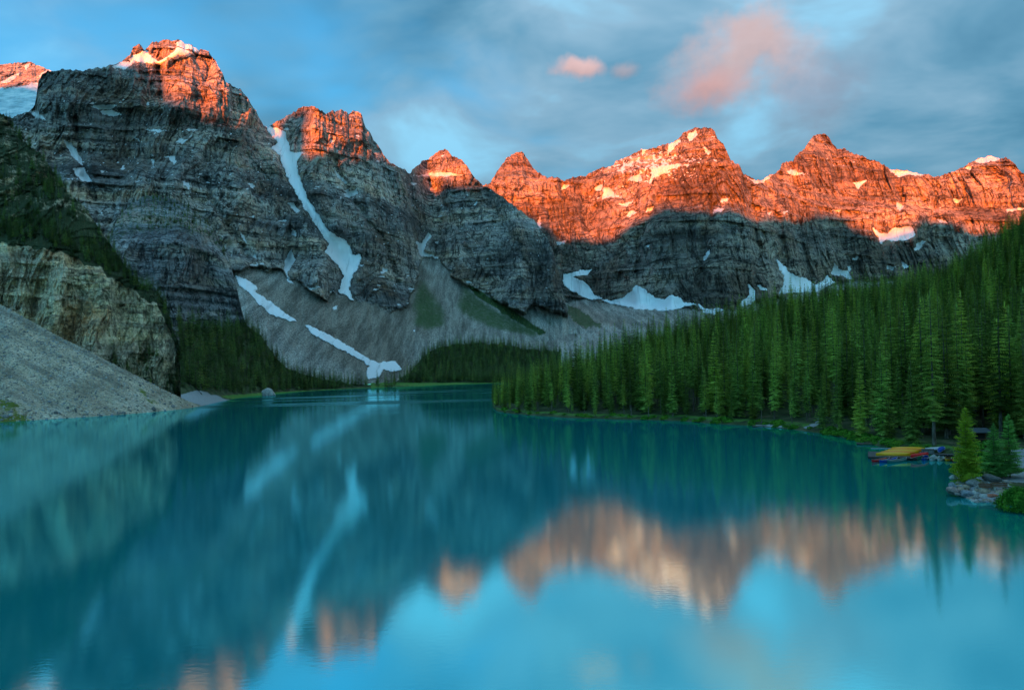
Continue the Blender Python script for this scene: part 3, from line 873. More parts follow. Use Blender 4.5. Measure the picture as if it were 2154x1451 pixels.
def b_slope(U, V, x, z):
    brow = np.interp(U, [150, 240, 300, 380, 440, 480, 560], [600, 520, 505, 500, 520, 560, 700])
    k_ = smooth((V - brow) / 30 + 0.5)
    return 0.62 * (1 - k_) + k_ * (0.95 + 2.2 * beds(z / 0.62, x / 0.62, 42.0, 0.03, 280))


gB = curtain(B_SKY, [(150, 800), (560, 812)], [(150, 600), (400, 640), (560, 740)], b_slope, 1.8, 4.0, 9.0, 8, 4)
browB = np.interp(gB['U'], [150, 240, 300, 380, 440, 480, 560], [600, 520, 505, 500, 520, 560, 700])
plB = smooth((browB - gB['V']) / 40 + 0.3) * 0.36 + 0.10
plB = plB * smooth((gB['V'] - 395) / 14)
gB['D'] = gB['D'] - rock_relief(gB, 0.03, 0.62, 240, 0.9, 1.0) * (0.45 + 0.55 * smooth((gB['V'] - browB) / 30 + 0.5))
zB = np.zeros(gB['U'].shape)
build_terrain('rock_bluff_hill', gB, 'rock_bluff', {'talus': zB, 'plants': plB, 'snow': zB}, 120.0)

# ------------------------------------------------------------------ scree cone and cliff of the left shore
def shore_depth(pts):
    out_ = []
    for px, py in pts:
        x_, d_, z_ = on_level(px, py, -0.8)
        out_.append((px, d_))
    return out_


S_BASE = [(-160, 897), (0, 892), (100, 886), (200, 880), (300, 872), (380, 864), (425, 857), (440, 853)]
S_SKY = [(-160, 560), (0, 640), (60, 672), (120, 706), (180, 735), (240, 766), (300, 796), (350, 822), (395, 843), (425, 853), (440, 851)]
gS = curtain(S_SKY, S_BASE, shore_depth(S_BASE), lambda U, V, x, z: 0.60 + 0 * U, 1.9, 1.2, 8, 6, 5)
gS['D'] = gS['D'] - (2.2 * fbm(gS['U'] / 60, gS['V'] / 60, 0, 3, 71) + 0.55 * fbm(gS['U'] / 8, gS['V'] / 7, 0, 3, 72)) * smooth((0.02 + gS['e'] - gS['e'][0]) / 0.03)
plS = blur(blur(poly_mask(gS, [[(-160, 860), (0, 866), (40, 868), (75, 884), (40, 895), (-160, 905)], [(280, 800), (330, 840), (340, 850), (310, 845)], [(-160, 820), (30, 838), (70, 860), (0, 860), (-160, 850)]], 8, 73).astype(float), 4, 0), 4, 1) * 0.75
wS = gS['V'] - 0.5 * gS['U'] + 5 * perlin(gS['U'] / 60, gS['V'] / 60, 0, 70)
skS = 0.5 + 0.38 * fbm(wS / 15, gS['U'] / 190, 0, 3, 69)
gS['D'] = gS['D'] - 1.1 * fbm(wS / 22, gS['U'] / 260, 0, 3, 69) * smooth((gS['e'] - gS['e'][0]) / 0.02)
build_terrain('scree_slope', gS, 'scree', {'plants': plS, 'streak': skS}, 60.0)

L_SKY = [(-160, 150), (-60, 200), (-10, 228), (10, 244), (40, 288), (62, 308), (84, 322), (106, 352), (130, 388), (156, 416), (182, 440), (200, 468), (216, 492), (236, 520), (252, 543), (270, 570), (290, 592), (310, 603), (330, 612),
         (344, 632), (355, 656), (362, 688), (374, 716), (383, 748), (398, 778), (410, 806), (426, 832)]
L_BROW = [(-160, 488), (0, 508), (60, 520), (120, 535), (170, 548), (220, 580), (280, 610), (330, 640), (400, 800)]
L_FOOT = [(-160, 640), (0, 655), (60, 690), (120, 715), (200, 745), (260, 770), (330, 800), (400, 830)]
lb, lf = np.array(L_BROW, float), np.array(L_FOOT, float)


def l_slope(U, V, x, z):
    brow = np.interp(U, lb[:, 0], lb[:, 1])
    k_ = smooth((V - brow) / 16 + 0.5)
    shelf = np.exp(-((V - brow + 26) / 20) ** 2)
    up = 1.25 + 0.5 * np.tanh(2 * perlin(z / 16, x / 120, 0, 24)) - 0.65 * shelf
    return np.maximum(up, 0.62) * (1 - k_) + k_ * (1.9 + 2.2 * beds(z / 0.26, x / 0.26, 42.0, 0.06, 320))


gL = curtain(L_SKY, [(-160, 720), (0, 740), (200, 800), (330, 842), (380, 852), (430, 852)], [(-160, 395), (0, 392), (150, 405), (300, 430), (430, 452)], l_slope, 1.6, 5.0, 8.0, 6, 6)
browL = np.interp(gL['U'], lb[:, 0], lb[:, 1]) + 14 * fbm(gL['U'] / 34, 0.4, 0, 3, 73)
faceL = smooth((gL['V'] - browL) / 14 + 0.5)
gL['D'] = gL['D'] - rock_relief(gL, 0.06, 0.26, 280, 1.5, 0.5) * (0.7 + 0.3 * faceL) - faceL * (9.0 * blocks(perlin((gL['U'] + 8 * perlin(gL['U'] / 40, gL['V'] / 40, 0, 74)) / 46, gL['V'] / 170, 0, 75), 4.0) + 4.0 * blocks(perlin(gL['U'] / 17, gL['V'] / 48, 0, 76), 3.5))
shelfL = np.exp(-((gL['V'] - browL + 28) / 26) ** 2)
upL = (1 - faceL) * (0.72 + 0.35 * fbm(gL['U'] / 40, gL['V'] / 22, 0, 3, 79))
plL = np.clip(shelfL * 0.75 + upL + 0.5 * smooth((gL['V'] - np.interp(gL['U'], [0, 150, 230, 330], [900, 740, 730, 760])) / 20), 0, 0.85)
zL = np.zeros(gL['U'].shape)
build_terrain('cliff_left_shore', gL, 'rock_near', {'talus': zL, 'plants': plL, 'snow': zL}, 70.0)

# ------------------------------------------------------------------ forested ground: left shore, far shore, right shore
LF_BASE = [(376, 866), (415, 858), (440, 853), (470, 846), (500, 839), (560, 832), (620, 826), (700, 821), (760, 818), (830, 815), (900, 813)]
LF_SKY = [(376, 672), (400, 680), (430, 688), (470, 690), (520, 685), (548, 705), (575, 745), (600, 772), (640, 788), (690, 800), (740, 807), (800, 810), (900, 811)]
gLF = curtain(LF_SKY, LF_BASE, shore_depth(LF_BASE), lambda U, V, x, z: 0.20 + 0.34 * smooth((z - 3) / 14), 3.0, 2.0, 14, 5, 7)
gLF['D'] = gLF['D'] - 2.0 * fbm(gLF['U'] / 40, gLF['V'] / 30, 0, 3, 76)
rkLF = blur(blur(poly_mask(gLF, [[(370, 830), (420, 820), (470, 838), (500, 846), (440, 860), (370, 870)], [(555, 820), (562, 818), (580, 834), (556, 836)]], 4, 78).astype(float), 1, 0), 1, 1)
grLF = smooth((LF := (gLF['V'] - np.interp(gLF['U'], [376, 470, 560, 700, 900], [835, 828, 822, 815, 806])) / 6)) * 0.8
build_terrain('forest_ground_left_shore', gLF, 'forest_floor', {'gravel': rkLF, 'plants': np.clip(grLF - rkLF, 0, 1)}, 150.0, False)

MF_BASE = [(780, 818), (830, 815), (900, 812), (960, 810), (1020, 808), (1080, 806), (1180, 803)]
MF_SKY = [(780, 806), (830, 804), (862, 784), (890, 750), (915, 733), (950, 725), (1000, 721), (1060, 724), (1110, 735), (1180, 740)]
gMF = curtain(MF_SKY, MF_BASE, shore_depth(MF_BASE), lambda U, V, x, z: 0.10 + 0.28 * smooth((z - 2) / 10), 3.0, 2.0, 14, 5, 8)
build_terrain('forest_ground_far_shore', gMF, 'forest_floor', {'gravel': np.zeros(gMF['U'].shape), 'plants': smooth((gMF['V'] - 800) / 6) * 0.7}, 300.0, False)

# right shore: from the water's edge up a wooded hillside
RS = np.array([(1036, 856), (1044, 864), (1062, 868), (1110, 873), (1200, 879), (1300, 882), (1430, 885), (1500, 891), (1600, 897), (1700, 907), (1780, 922), (1850, 939), (1905, 948), (1960, 953), (1996, 957), (2008, 966),
               (2011, 1000), (2013, 1034), (2050, 1052), (2120, 1060), (2154, 1070), (2260, 1095), (2420, 1130), (2700, 1190), (3200, 1300)], float)
rx_, re_ = unroll(RS[:, 0], RS[:, 1])
rD = -CAM_H / re_
CREST = np.array([(1036, 345, 1.0), (1100, 330, 4.5), (1250, 320, 13.0), (1400, 335, 22.0), (1500, 350, 28.0), (1600, 370, 35.0), (1700, 385, 41.0), (1800, 395, 44.0), (1900, 405, 46.5), (2000, 415, 56.0), (2100, 420, 74.0), (2154, 425, 86.0), (2300, 430, 104.0), (2420, 430, 116.0), (3200, 440, 165.0)])
cxs, _ = unroll(CREST[:, 0], np.full(len(CREST), 780.0))


def right_ground(X, D):
    """height of the right shore at tangent X and forward distance D"""
    ds = np.interp(X, rx_, rD)
    dc = np.interp(X, cxs, CREST[:, 1])
    zc = np.interp(X, cxs, CREST[:, 2])
    t_ = (D - ds) / np.maximum(dc - ds, 5.0)
    near = np.clip((D - ds) / 4.0, -1, 1)
    bank = 0.9 * near
    flat_ = np.interp(X, [unroll(1900, 960)[0], unroll(2010, 960)[0], unroll(2100, 960)[0]], [0.0, 0.16, 0.22])
    rise = zc * smooth((t_ - flat_) / (1.06 - flat_)) ** 0.85
    fall = np.maximum(D - dc * 1.05, 0) * 0.22
    return bank + rise - fall + 0.25 * perlin(X * D / 9.0, D / 9.0, 0, 81)


nx, nd = 520, 300
xs = np.linspace(rx_[0] + 0.0005, rx_[-1], nx)
tt = np.linspace(0, 1, nd)
Dg = np.interp(xs, rx_, rD)[None] - 4.0 + (620.0 - np.interp(xs, rx_, rD)[None]) * (tt[:, None] ** 1.6)
Xg = np.broadcast_to(xs, Dg.shape)
zg = right_ground(Xg, Dg)
PG = np.stack([Xg * Dg, Dg, zg], -1)
ug, vg = to_photo(Xg, (zg - CAM_H) / Dg)
edge = Dg - np.interp(Xg, rx_, rD)
plG = np.clip(1.0 - np.abs(edge - 5) / 7, 0, 1) * 0.7
grG = poly_mask(dict(U=ug, V=vg), [[(1690, 899), (1716, 888), (1722, 878), (1730, 880), (1724, 892), (1700, 904)], [(2096, 1004), (2154, 990), (2270, 985), (2270, 1010), (2154, 1015), (2110, 1012)],
                                   [(2105, 975), (2130, 944), (2290, 940), (2270, 985), (2150, 985)], [(1995, 990), (2060, 1000), (2110, 1015), (2110, 1060), (1995, 1040)], [(1580, 893), (1640, 893), (1650, 899), (1590, 897)]], 2, 83).astype(float)
me = mesh_from('forest_ground_right_shore', PG.reshape(-1, 3), grid_faces(nd, nx), MATS['forest_floor'], {'gravel': grG, 'plants': plG * (1 - grG)}, False)
link('forest_ground_right_shore', me, kind='structure')

# ------------------------------------------------------------------ spruce trees
def trunk_mesh(name, H, r0, sides=7, rings=6, seed=0):
    rg = np.random.default_rng(seed)
    vs_, fs_ = [], []
    lean = rg.normal(0, 0.006, 2)
    for i in range(rings + 1):
        f = i / rings
        z = H * f * 0.985 - 0.6 * (i == 0)
        r = r0 * (1 - f) ** 1.25 * (1.35 if i == 0 else 1.0) + 0.012
        for k_ in range(sides):
            a = 2 * math.pi * k_ / sides
            vs_.append((r * math.cos(a) + lean[0] * H * f * f, r * math.sin(a) + lean[1] * H * f * f, z))
    for i in range(rings):
        for k_ in range(sides):
            fs_.append((i * sides + k_, i * sides + (k_ + 1) % sides, (i + 1) * sides + (k_ + 1) % sides, (i + 1) * sides + k_))
    return np.array(vs_), np.array(fs_)


def crown_tris(H, R, bare, levels, per, stations, seed, full=0.75, droop=0.30, ragged=0.25):
    """boughs in whorls; each bough is a drooping spine fringed with needle sprays on both sides and hanging below"""
    rg = np.random.default_rng(seed)
    T = []
    for i in range(levels):
        u = (i + rg.uniform(-0.3, 0.3)) / levels
        u = min(max(u, 0.0), 0.985)
        z0 = H * (bare + (1 - bare) * u)
        prof = (1 - u) ** full * (0.45 + 0.55 * min(1.0, u * 6 + 0.25))
        n = max(3, int(per * (0.55 + 0.45 * (1 - u)) + rg.uniform(-0.5, 0.9)))
        a0 = rg.uniform(0, 6.28)
        for b in range(n):
            if rg.random() < 0.07:
                continue
            L = R * prof * rg.uniform(1 - ragged * 1.3, 1 + ragged) + 0.10
            az = a0 + 6.283 * b / n + rg.normal(0, 0.22)
            ca, sa = math.cos(az), math.sin(az)
            rise0 = 0.55 * u - droop + rg.normal(0, 0.07)
            curl = -0.35 * (1 - u) + rg.normal(0, 0.05)
            s = np.linspace(0.02, 1.0, stations + 1)
            px_ = L * s * ca
            py_ = L * s * sa
            pz_ = z0 + L * (rise0 * s + curl * s * s + 0.30 * (1 - u) * s ** 3) + rg.normal(0, 0.05)
            P = np.stack([px_, py_, pz_], 1)
            wid = L * 0.46 * np.sin(np.pi * np.clip(s * 0.68 + 0.28, 0, 1)) + 0.05
            side = np.array([-sa, ca, 0.0])
            fwd = np.array([ca, sa, 0.0])
            for k_ in range(stations):
                p0, p1 = P[k_], P[k_ + 1]
                wv = wid[k_] * rg.uniform(0.7, 1.25)
                for sg in (-1, 1):
                    tip = p1 + sg * side * wv + fwd * wv * 0.45 + np.array([0, 0, -wv * rg.uniform(0.05, 0.35)])
                    T.append((p0, p1, tip))
                if rg.random() < 0.15:
                    continue
                hang = 0.5 * (p0 + p1) + np.array([0, 0, -wv * rg.uniform(0.35, 0.65)]) + side * rg.normal(0, 0.12) * wv
                T.append((p0, p1, hang))
            tip = P[-1] + fwd * wid[-1] * 0.8 + np.array([0, 0, 0.08 * L])
            T.append((P[-2] + side * wid[-1] * 0.6, P[-2] - side * wid[-1] * 0.6, tip))
    # leader
    for k_ in range(3):
        a = k_ * 2.1
        T.append((np.array([0.10 * math.cos(a), 0.10 * math.sin(a), H * 0.955]), np.array([0.10 * math.cos(a + 2.1), 0.10 * math.sin(a + 2.1), H * 0.955]), np.array([0, 0, H * 1.012])))
    return np.array(T)


def spruce_meshes(tag_, H, R, bare, levels, per, stations, seed, needles, full=0.75, droop=0.30):
    tv, tf = trunk_mesh('trunk', H, 0.0085 * H + 0.02, seed=seed)
    T = crown_tris(H, R, bare, levels, per, stations, seed, full, droop)
    nt = len(T)
    trunk = mesh_from('spruce_trunk_' + tag_, tv, tf, MATS['bark'], None, False)
    crown = mesh_from('spruce_crown_' + tag_, T.reshape(-1, 3), np.arange(nt * 3).reshape(-1, 3), MATS[needles])
    # one mesh with both, for the forest mass
    tf3 = np.concatenate([tf[:, [0, 1, 2]], tf[:, [0, 2, 3]]])
    whole = mesh_from('spruce_whole_' + tag_, np.concatenate([T.reshape(-1, 3), tv]), np.concatenate([np.arange(nt * 3).reshape(-1, 3), tf3 + nt * 3]), MATS[needles])
    whole.materials.append(MATS['bark'])
    mi = np.zeros(nt + len(tf3), np.int32)
    mi[nt:] = 1
    whole.polygons.foreach_set('material_index', mi)
    return dict(H=H, trunk=trunk, crown=crown, whole=whole)


NEAR = [spruce_meshes('a%d' % i, 20.0, R, bare, lv, 7.2, 6, 300 + i, 'needles', full, dr) for i, (R, bare, lv, full, dr) in enumerate(
    [(2.3, 0.05, 42, 0.80, 0.32), (1.85, 0.12, 40, 0.70, 0.36), (2.65, 0.04, 43, 0.95, 0.28), (1.55, 0.28, 31, 0.62, 0.38), (2.05, 0.09, 40, 0.78, 0.32), (1.5, 0.18, 36, 0.68, 0.40)])]
FARS = [spruce_meshes('f%d' % i, 18.0, R, bare, lv, 5.2, 3, 340 + i, 'needles_far', full, 0.3) for i, (R, bare, lv, full) in enumerate(
    [(2.5, 0.05, 22, 0.82), (2.1, 0.12, 22, 0.7), (2.9, 0.04, 22, 0.92), (1.8, 0.18, 20, 0.66)])]
YOUNG = [spruce_meshes('y0', 10.5, 2.55, 0.03, 44, 8.0, 7, 371, 'needles_young', 0.70, 0.16), spruce_meshes('y1', 9.0, 2.1, 0.05, 34, 7.5, 7, 372, 'needles_bluish', 0.78, 0.14),
         spruce_meshes('y2', 10.0, 1.9, 0.10, 36, 7.0, 7, 373, 'needles_bluish', 0.75, 0.14)]


def plant_tree(kind, loc, h, rot, label, group=None, name='spruce_tree', widen=1.0):
    e_ = bpy.data.objects.new(name, None)
    COL.objects.link(e_)
    s = h / kind['H']
    e_.location = loc
    e_.rotation_euler = (0, 0, rot)
    e_.scale = (s * widen, s * widen, s)
    e_['label'] = label
    e_['category'] = 'spruce tree'
    if group:
        e_['group'] = group
    link('trunk', kind['trunk'], e_)
    link('crown', kind['crown'], e_)
    return e_


def scatter(name, pts, scales, rots, idx, kinds, label, wide=None):
    """a wood that reads as one mass: trees instanced on points"""
    me = bpy.data.meshes.new(name)
    pts = np.ascontiguousarray(pts, np.float32)
    me.vertices.add(len(pts))
    me.vertices.foreach_set('co', pts.ravel())
    wide = scales if wide is None else scales * wide
    sc3 = np.stack([wide, wide, scales], 1).astype(np.float32)
    a = me.attributes.new('tree_scale', 'FLOAT_VECTOR', 'POINT'); a.data.foreach_set('vector', np.ascontiguousarray(sc3).ravel())
    ro3 = np.stack([rots * 0, rots * 0, rots], 1).astype(np.float32)
    a = me.attributes.new('tree_turn', 'FLOAT_VECTOR', 'POINT'); a.data.foreach_set('vector', np.ascontiguousarray(ro3).ravel())
    a = me.attributes.new('tree_kind', 'INT', 'POINT'); a.data.foreach_set('value', np.ascontiguousarray(idx, np.int32))
    o = link(name, me, kind='stuff', label=label, category='forest')
    col = bpy.data.collections.new(name + '_models')
    for i, k_ in enumerate(kinds):
        col.objects.link(bpy.data.objects.new('%s_model_%02d' % (name, i), k_))
    ng = bpy.data.node_groups.new(name + '_scatter', 'GeometryNodeTree')
    ng.interface.new_socket('Geometry', in_out='INPUT', socket_type='NodeSocketGeometry')
    ng.interface.new_socket('Geometry', in_out='OUTPUT', socket_type='NodeSocketGeometry')
    N, Lk = ng.nodes.new, ng.links.new
    gi, go = N('NodeGroupInput'), N('NodeGroupOutput')
    iop, ci = N('GeometryNodeInstanceOnPoints'), N('GeometryNodeCollectionInfo')
    ci.inputs['Collection'].default_value = col
    ci.inputs['Separate Children'].default_value = True
    ci.inputs['Reset Children'].default_value = True
    iop.inputs['Pick Instance'].default_value = True
    for an, dt, sk in (('tree_scale', 'FLOAT_VECTOR', 'Scale'), ('tree_turn', 'FLOAT_VECTOR', 'Rotation'), ('tree_kind', 'INT', 'Instance Index')):
        na = N('GeometryNodeInputNamedAttribute')
        na.data_type = dt
        na.inputs['Name'].default_value = an
        Lk(na.outputs['Attribute'], iop.inputs[sk])
    Lk(gi.outputs[0], iop.inputs['Points'])
    Lk(ci.outputs[0], iop.inputs['Instance'])
    Lk(iop.outputs[0], go.inputs[0])
    md = o.modifiers.new('scatter', 'NODES')
    md.node_group = ng
    return o


def thin(P, dmin, extra=None):
    """drop points closer than dmin (in plan) to one already kept"""
    cell = {}
    keep = []
    for i, p in enumerate(P):
        cx_, cy_ = int(p[0] // dmin), int(p[1] // dmin)
        ok = True
        for a in (-1, 0, 1):
            for b in (-1, 0, 1):
                for q in cell.get((cx_ + a, cy_ + b), ()):
                    if (q[0] - p[0]) ** 2 + (q[1] - p[1]) ** 2 < dmin * dmin:
                        ok = False
                        break
                if not ok:
                    break
            if not ok:
                break
        if ok:
            cell.setdefault((cx_, cy_), []).append((p[0], p[1]))
            keep.append(i)
    return np.array(keep, int)


# --- the right shore: sample the hillside evenly, keep paths, the landing and the open point free
def sample_right(n):
    X = rng.uniform(rx_[0] + 0.001, float(unroll(2760, 900)[0]), n)
    D = np.sqrt(rng.uniform(60 ** 2, 520 ** 2, n))
    ds = np.interp(X, rx_, rD)
    dc = np.interp(X, cxs, CREST[:, 1])
    ok = (D > ds + 2.0) & (D < dc * 1.16)
    X, D = X[ok], D[ok]
    z = right_ground(X, D)
    u, v = to_photo(X, (z - CAM_H) / D)
    free = inside(u, v, [(1975, 930), (2030, 905), (2090, 908), (2105, 935), (2420, 915), (2420, 1200), (1900, 1200), (1960, 966)])
    free |= inside(u, v, [(2025, 925), (2040, 900), (2090, 898), (2100, 925)])
    free |= inside(u, v, [(1690, 903), (1712, 884), (1734, 876), (1730, 892), (1706, 906)])
    return X[~free], D[~free], z[~free]


Xr, Dr, zr = sample_right(46000)
Pr = np.stack([Xr * Dr, Dr, zr], 1)
kp = thin(Pr, 3.7)
Pr, Xr, Dr = Pr[kp], Xr[kp], Dr[kp]
edge_r = Dr - np.interp(Xr, rx_, rD)
hs = np.where(edge_r > 45, np.clip(rng.normal(15.0, 2.4, len(Pr)), 9, 21), np.clip(rng.normal(18.0, 4.0, len(Pr)), 8, 26)) * np.where(edge_r < 7, rng.uniform(0.55, 1.0, len(Pr)), 1.0)
hs *= np.clip(0.72 + 0.28 * (edge_r / 16), 0.72, 1.0) * np.interp(Xr, [rx_[0], rx_[0] + 0.035, rx_[0] + 0.12, 0.5], [0.5, 0.82, 1.0, 1.15])
near_right = (Xr > float(unroll(1925, 900)[0])) & (Dr < 170)
hs = np.where(near_right, np.clip(hs * 1.45, 17, 29), hs)
# the 300 that show largest: the front of the wood, by apparent height and how little stands before them
front = hs / Dr * np.exp(-edge_r / 26.0)
order = np.argsort(-front)
u_all, _ = to_photo(Xr, (Pr[:, 2] - CAM_H) / Dr)
order = np.concatenate([order[u_all[order] < 2175], order[u_all[order] >= 2175]])          # in the picture first
solo, mass = order[:300], order[300:]
kinds_i = rng.integers(0, len(NEAR), len(Pr))
SHAPES = ['full green spruce', 'slender green spruce', 'broad green spruce', 'thin bare-trunked spruce', 'dense green spruce', 'narrow high-crowned spruce']
ZONES = [(1120, 'at the outermost tip of the wooded point'), (1230, 'near the tip of the wooded point'), (1370, 'on the outer half of the wooded point'), (1520, 'at the middle of the wooded shore'), (1640, 'behind the small stony beach'),
         (1745, 'beside the gravel path at the waterline'), (1830, 'between the gravel path and the dock'), (1925, 'directly behind the overturned canoes'), (2010, 'behind the bank right of the canoes'), (2100, 'beside the open shelter'), (9999, 'behind the two blue-green young spruces')]
us_, _ = to_photo(Xr, (Pr[:, 2] - CAM_H) / Dr)
ORD = ['first', 'second', 'third', 'fourth', 'fifth', 'sixth', 'seventh', 'eighth', 'ninth', 'tenth', 'eleventh', 'twelfth', 'thirteenth', 'fourteenth', 'fifteenth', 'sixteenth', 'seventeenth', 'eighteenth', 'nineteenth', 'twentieth']


def tell_apart(items):
    """items: (label, position) -> labels; those that would coincide are counted off from the left"""
    byl = {}
    for k_, (lb_, u_) in enumerate(items):
        byl.setdefault(lb_, []).append((u_, k_))
    res = [None] * len(items)
    for lb_, mem in byl.items():
        mem.sort()
        for n_, (u_, k_) in enumerate(mem):
            res[k_] = lb_ if len(mem) == 1 or n_ >= len(ORD) else '%s, %s from left' % (lb_, ORD[n_])
    return res


where = [next(zn for lim, zn in ZONES if us_[i] < lim) for i in solo]
labs = tell_apart([(('tall ' if hs[i] > 19.0 else ('low ' if hs[i] < 12.5 else '')) + SHAPES[kinds_i[i]] + ' ' + wh, us_[i]) for i, wh in zip(solo, where)])
for i, wh, lb_ in zip(solo, where, labs):
    plant_tree(NEAR[kinds_i[i]], Pr[i], hs[i], rng.uniform(0, 6.28), lb_, 'spruces ' + wh, widen=rng.uniform(0.8, 1.2))
scatter('spruce_forest', Pr[mass], hs[mass] / 20.0, rng.uniform(0, 6.28, len(mass)), kinds_i[mass], [k_['whole'] for k_ in NEAR], 'dense dark green spruce forest covering the hillside on the right', rng.uniform(0.85, 1.25, len(mass)))


def sample_sheet(g, n, mask):
    """random points on a terrain sheet, even in plan area"""
    P = wpos(g)
    a = P[:-1, :-1]
    area = np.abs((P[:-1, 1:, 0] - a[..., 0]) * (P[1:, :-1, 1] - a[..., 1])) * mask[:-1, :-1]
    w_ = area.ravel() / area.sum()
    id_ = rng.choice(len(w_), n, p=w_)
    r, c_ = np.divmod(id_, g['nc'] - 1)
    f1, f2 = rng.uniform(0, 1, (2, n, 1))
    return P[r, c_] * (1 - f1) * (1 - f2) + P[r, c_ + 1] * f1 * (1 - f2) + P[r + 1, c_] * (1 - f1) * f2 + P[r + 1, c_ + 1] * f1 * f2, r, c_


def far_wood(name, g, n, mask, dmin, h0, h1, label):
    P, r, c_ = sample_sheet(g, n, mask)
    kp = thin(P, dmin)
    P = P[kp]
    h = rng.uniform(h0, h1, len(P))
    return scatter(name, P, h / 18.0, rng.uniform(0, 6.28, len(P)), rng.integers(0, len(FARS), len(P)), [k_['whole'] for k_ in FARS], label, rng.uniform(0.85, 1.3, len(P)))


mLF = ((gLF['V'] < np.interp(gLF['U'], [376, 430, 500, 560, 700, 770, 900], [815, 822, 830, 826, 817, 812, 800])) & (rkLF < 0.5) & (gLF['U'] < 772)).astype(float)
far_wood('spruce_forest_left_shore', gLF, 9000, mLF, 3.6, 10, 21, 'dark blue-green spruce forest below the bluff on the left shore')
mMF = ((gMF['V'] < 806) & (gMF['U'] > 838)).astype(float) + 0.10 * ((gMF['U'] > 790) & (gMF['U'] <= 838))
far_wood('spruce_forest_far_shore', gMF, 7000, mMF, 4.2, 13, 21, 'dark spruce forest on the low mound at the far end of the lake')
mL = smooth(shelfL * 1.4 - 0.35) + 0.10 * (1 - faceL) * smooth((gL['V'] - 300) / 60) + 0.9 * smooth((gL['V'] - np.interp(gL['U'], [-160, 60, 140, 230, 300, 370], [900, 900, 760, 735, 730, 720])) / 8) * (gL['U'] > 150)
mL = mL + 0.6 * smooth(1 - (gL['e'][-1] - gL['e']) * FPX / 16) * (gL['U'] < 380)
mL = mL + 0.8 * smooth((gL['U'] - np.interp(gL['V'], [600, 700, 830], [330, 345, 360])) / 14) * (gL['V'] > 630)
mL[perlin(gL['U'] / 30, gL['V'] / 16, 0, 88) < -0.12] *= 0.15
far_wood('spruce_forest_cliff_ledges', gL, 1900, mL, 2.0, 6, 12, 'scattered dark spruces on the ledges of the left cliff')
mB = smooth(plB * 2.4 - 0.75) * (gB['V'] > 412)
far_wood('spruce_forest_bluff_top', gB, 260, mB, 3.5, 4, 9, 'sparse low spruces on the green top of the rock bluff')
mF = smooth(dark * 2 - 0.6)
far_wood('spruce_forest_scree_rib', gF, 500, mF, 4.0, 6, 11, 'thin dark line of spruces along a rib of the grey scree')

# --- young spruces on the open point
for kd, px, py, h, lb_, wd in ((YOUNG[0], 2034, 1010, 9.3, 'bright yellow-green young spruce on the stony point beside the benches', 0.80), (YOUNG[1], 2092, 1000, 6.9, 'shorter of the two blue-green young spruces behind the benches', 1.0),
                               (YOUNG[2], 2124, 999, 8.0, 'taller of the two blue-green young spruces behind the benches', 1.05)):
    x_, d_, z_ = on_level(px, py, 1.2)
    plant_tree(kd, (x_, d_, float(right_ground(np.array(x_ / d_), np.array(d_))) - 0.1), h, rng.uniform(0, 6), lb_, None, 'young_spruce', wd)


# ------------------------------------------------------------------ shrubs
def shrub_mesh(name, rad, hgt, n, leaf, seed, mat='leaves'):
    rg = np.random.default_rng(seed)
    d = rg.normal(size=(n, 3))
    d /= np.linalg.norm(d, axis=1, keepdims=True)
    d[:, 2] = np.abs(d[:, 2]) * 1.0 - 0.1
    rr = rg.uniform(0.55, 1.0, n) ** 0.5 * (1 + 0.22 * perlin(d[:, 0] * 2.5 + seed, d[:, 1] * 2.5, d[:, 2] * 2.5, 5))
    c_ = d * rr[:, None] * np.array([rad, rad, hgt])
    a = rg.normal(size=(n, 3)); a /= np.linalg.norm(a, axis=1, keepdims=True)
    b = np.cross(a, d + 0.3 * rg.normal(size=(n, 3))); b /= np.linalg.norm(b, axis=1, keepdims=True) + 1e-6
    s = leaf * rg.uniform(0.6, 1.3, (n, 1))
    V = np.stack([c_ - a * s, c_ + b * s * 0.5, c_ + a * s, c_ - b * s * 0.5], 1)
    return mesh_from(name, V.reshape(-1, 3), np.arange(n * 4).reshape(-1, 4), MATS[mat])


def stems_mesh(name, rad, hgt, seed):
    rg = np.random.default_rng(seed)
    V, F = [], []
    for k_ in range(7):
        a = rg.uniform(0, 6.28)
        tip = np.array([math.cos(a) * rad * 0.6, math.sin(a) * rad * 0.6, hgt * rg.uniform(0.5, 0.85)])
        b0 = len(V)
        for p_, r_ in ((np.array([0.05 * math.cos(a), 0.05 * math.sin(a), -0.3]), 0.035), (tip * 0.5 + np.array([0, 0, 0.1]), 0.022), (tip, 0.008)):
            for j in range(4):
                V.append(p_ + r_ * np.array([math.cos(j * 1.57), math.sin(j * 1.57), 0]))
        for s_ in range(2):
            for j in range(4):
                F.append((b0 + s_ * 4 + j, b0 + s_ * 4 + (j + 1) % 4, b0 + s_ * 4 + 4 + (j + 1) % 4, b0 + s_ * 4 + 4 + j))
    return mesh_from(name, V, F, MATS['bark'])


def shrub(loc, meshes, s, rot, label, group=None, name='shrub'):
    e_ = bpy.data.objects.new(name, None)
    COL.objects.link(e_)
    e_.location = loc
    e_.rotation_euler = (0, 0, rot)
    e_.scale = s
    e_['label'], e_['category'] = label, 'shrub'
    if group:
        e_['group'] = group
    link('foliage', meshes[0], e_)
    link('stem', meshes[1], e_)
    return e_


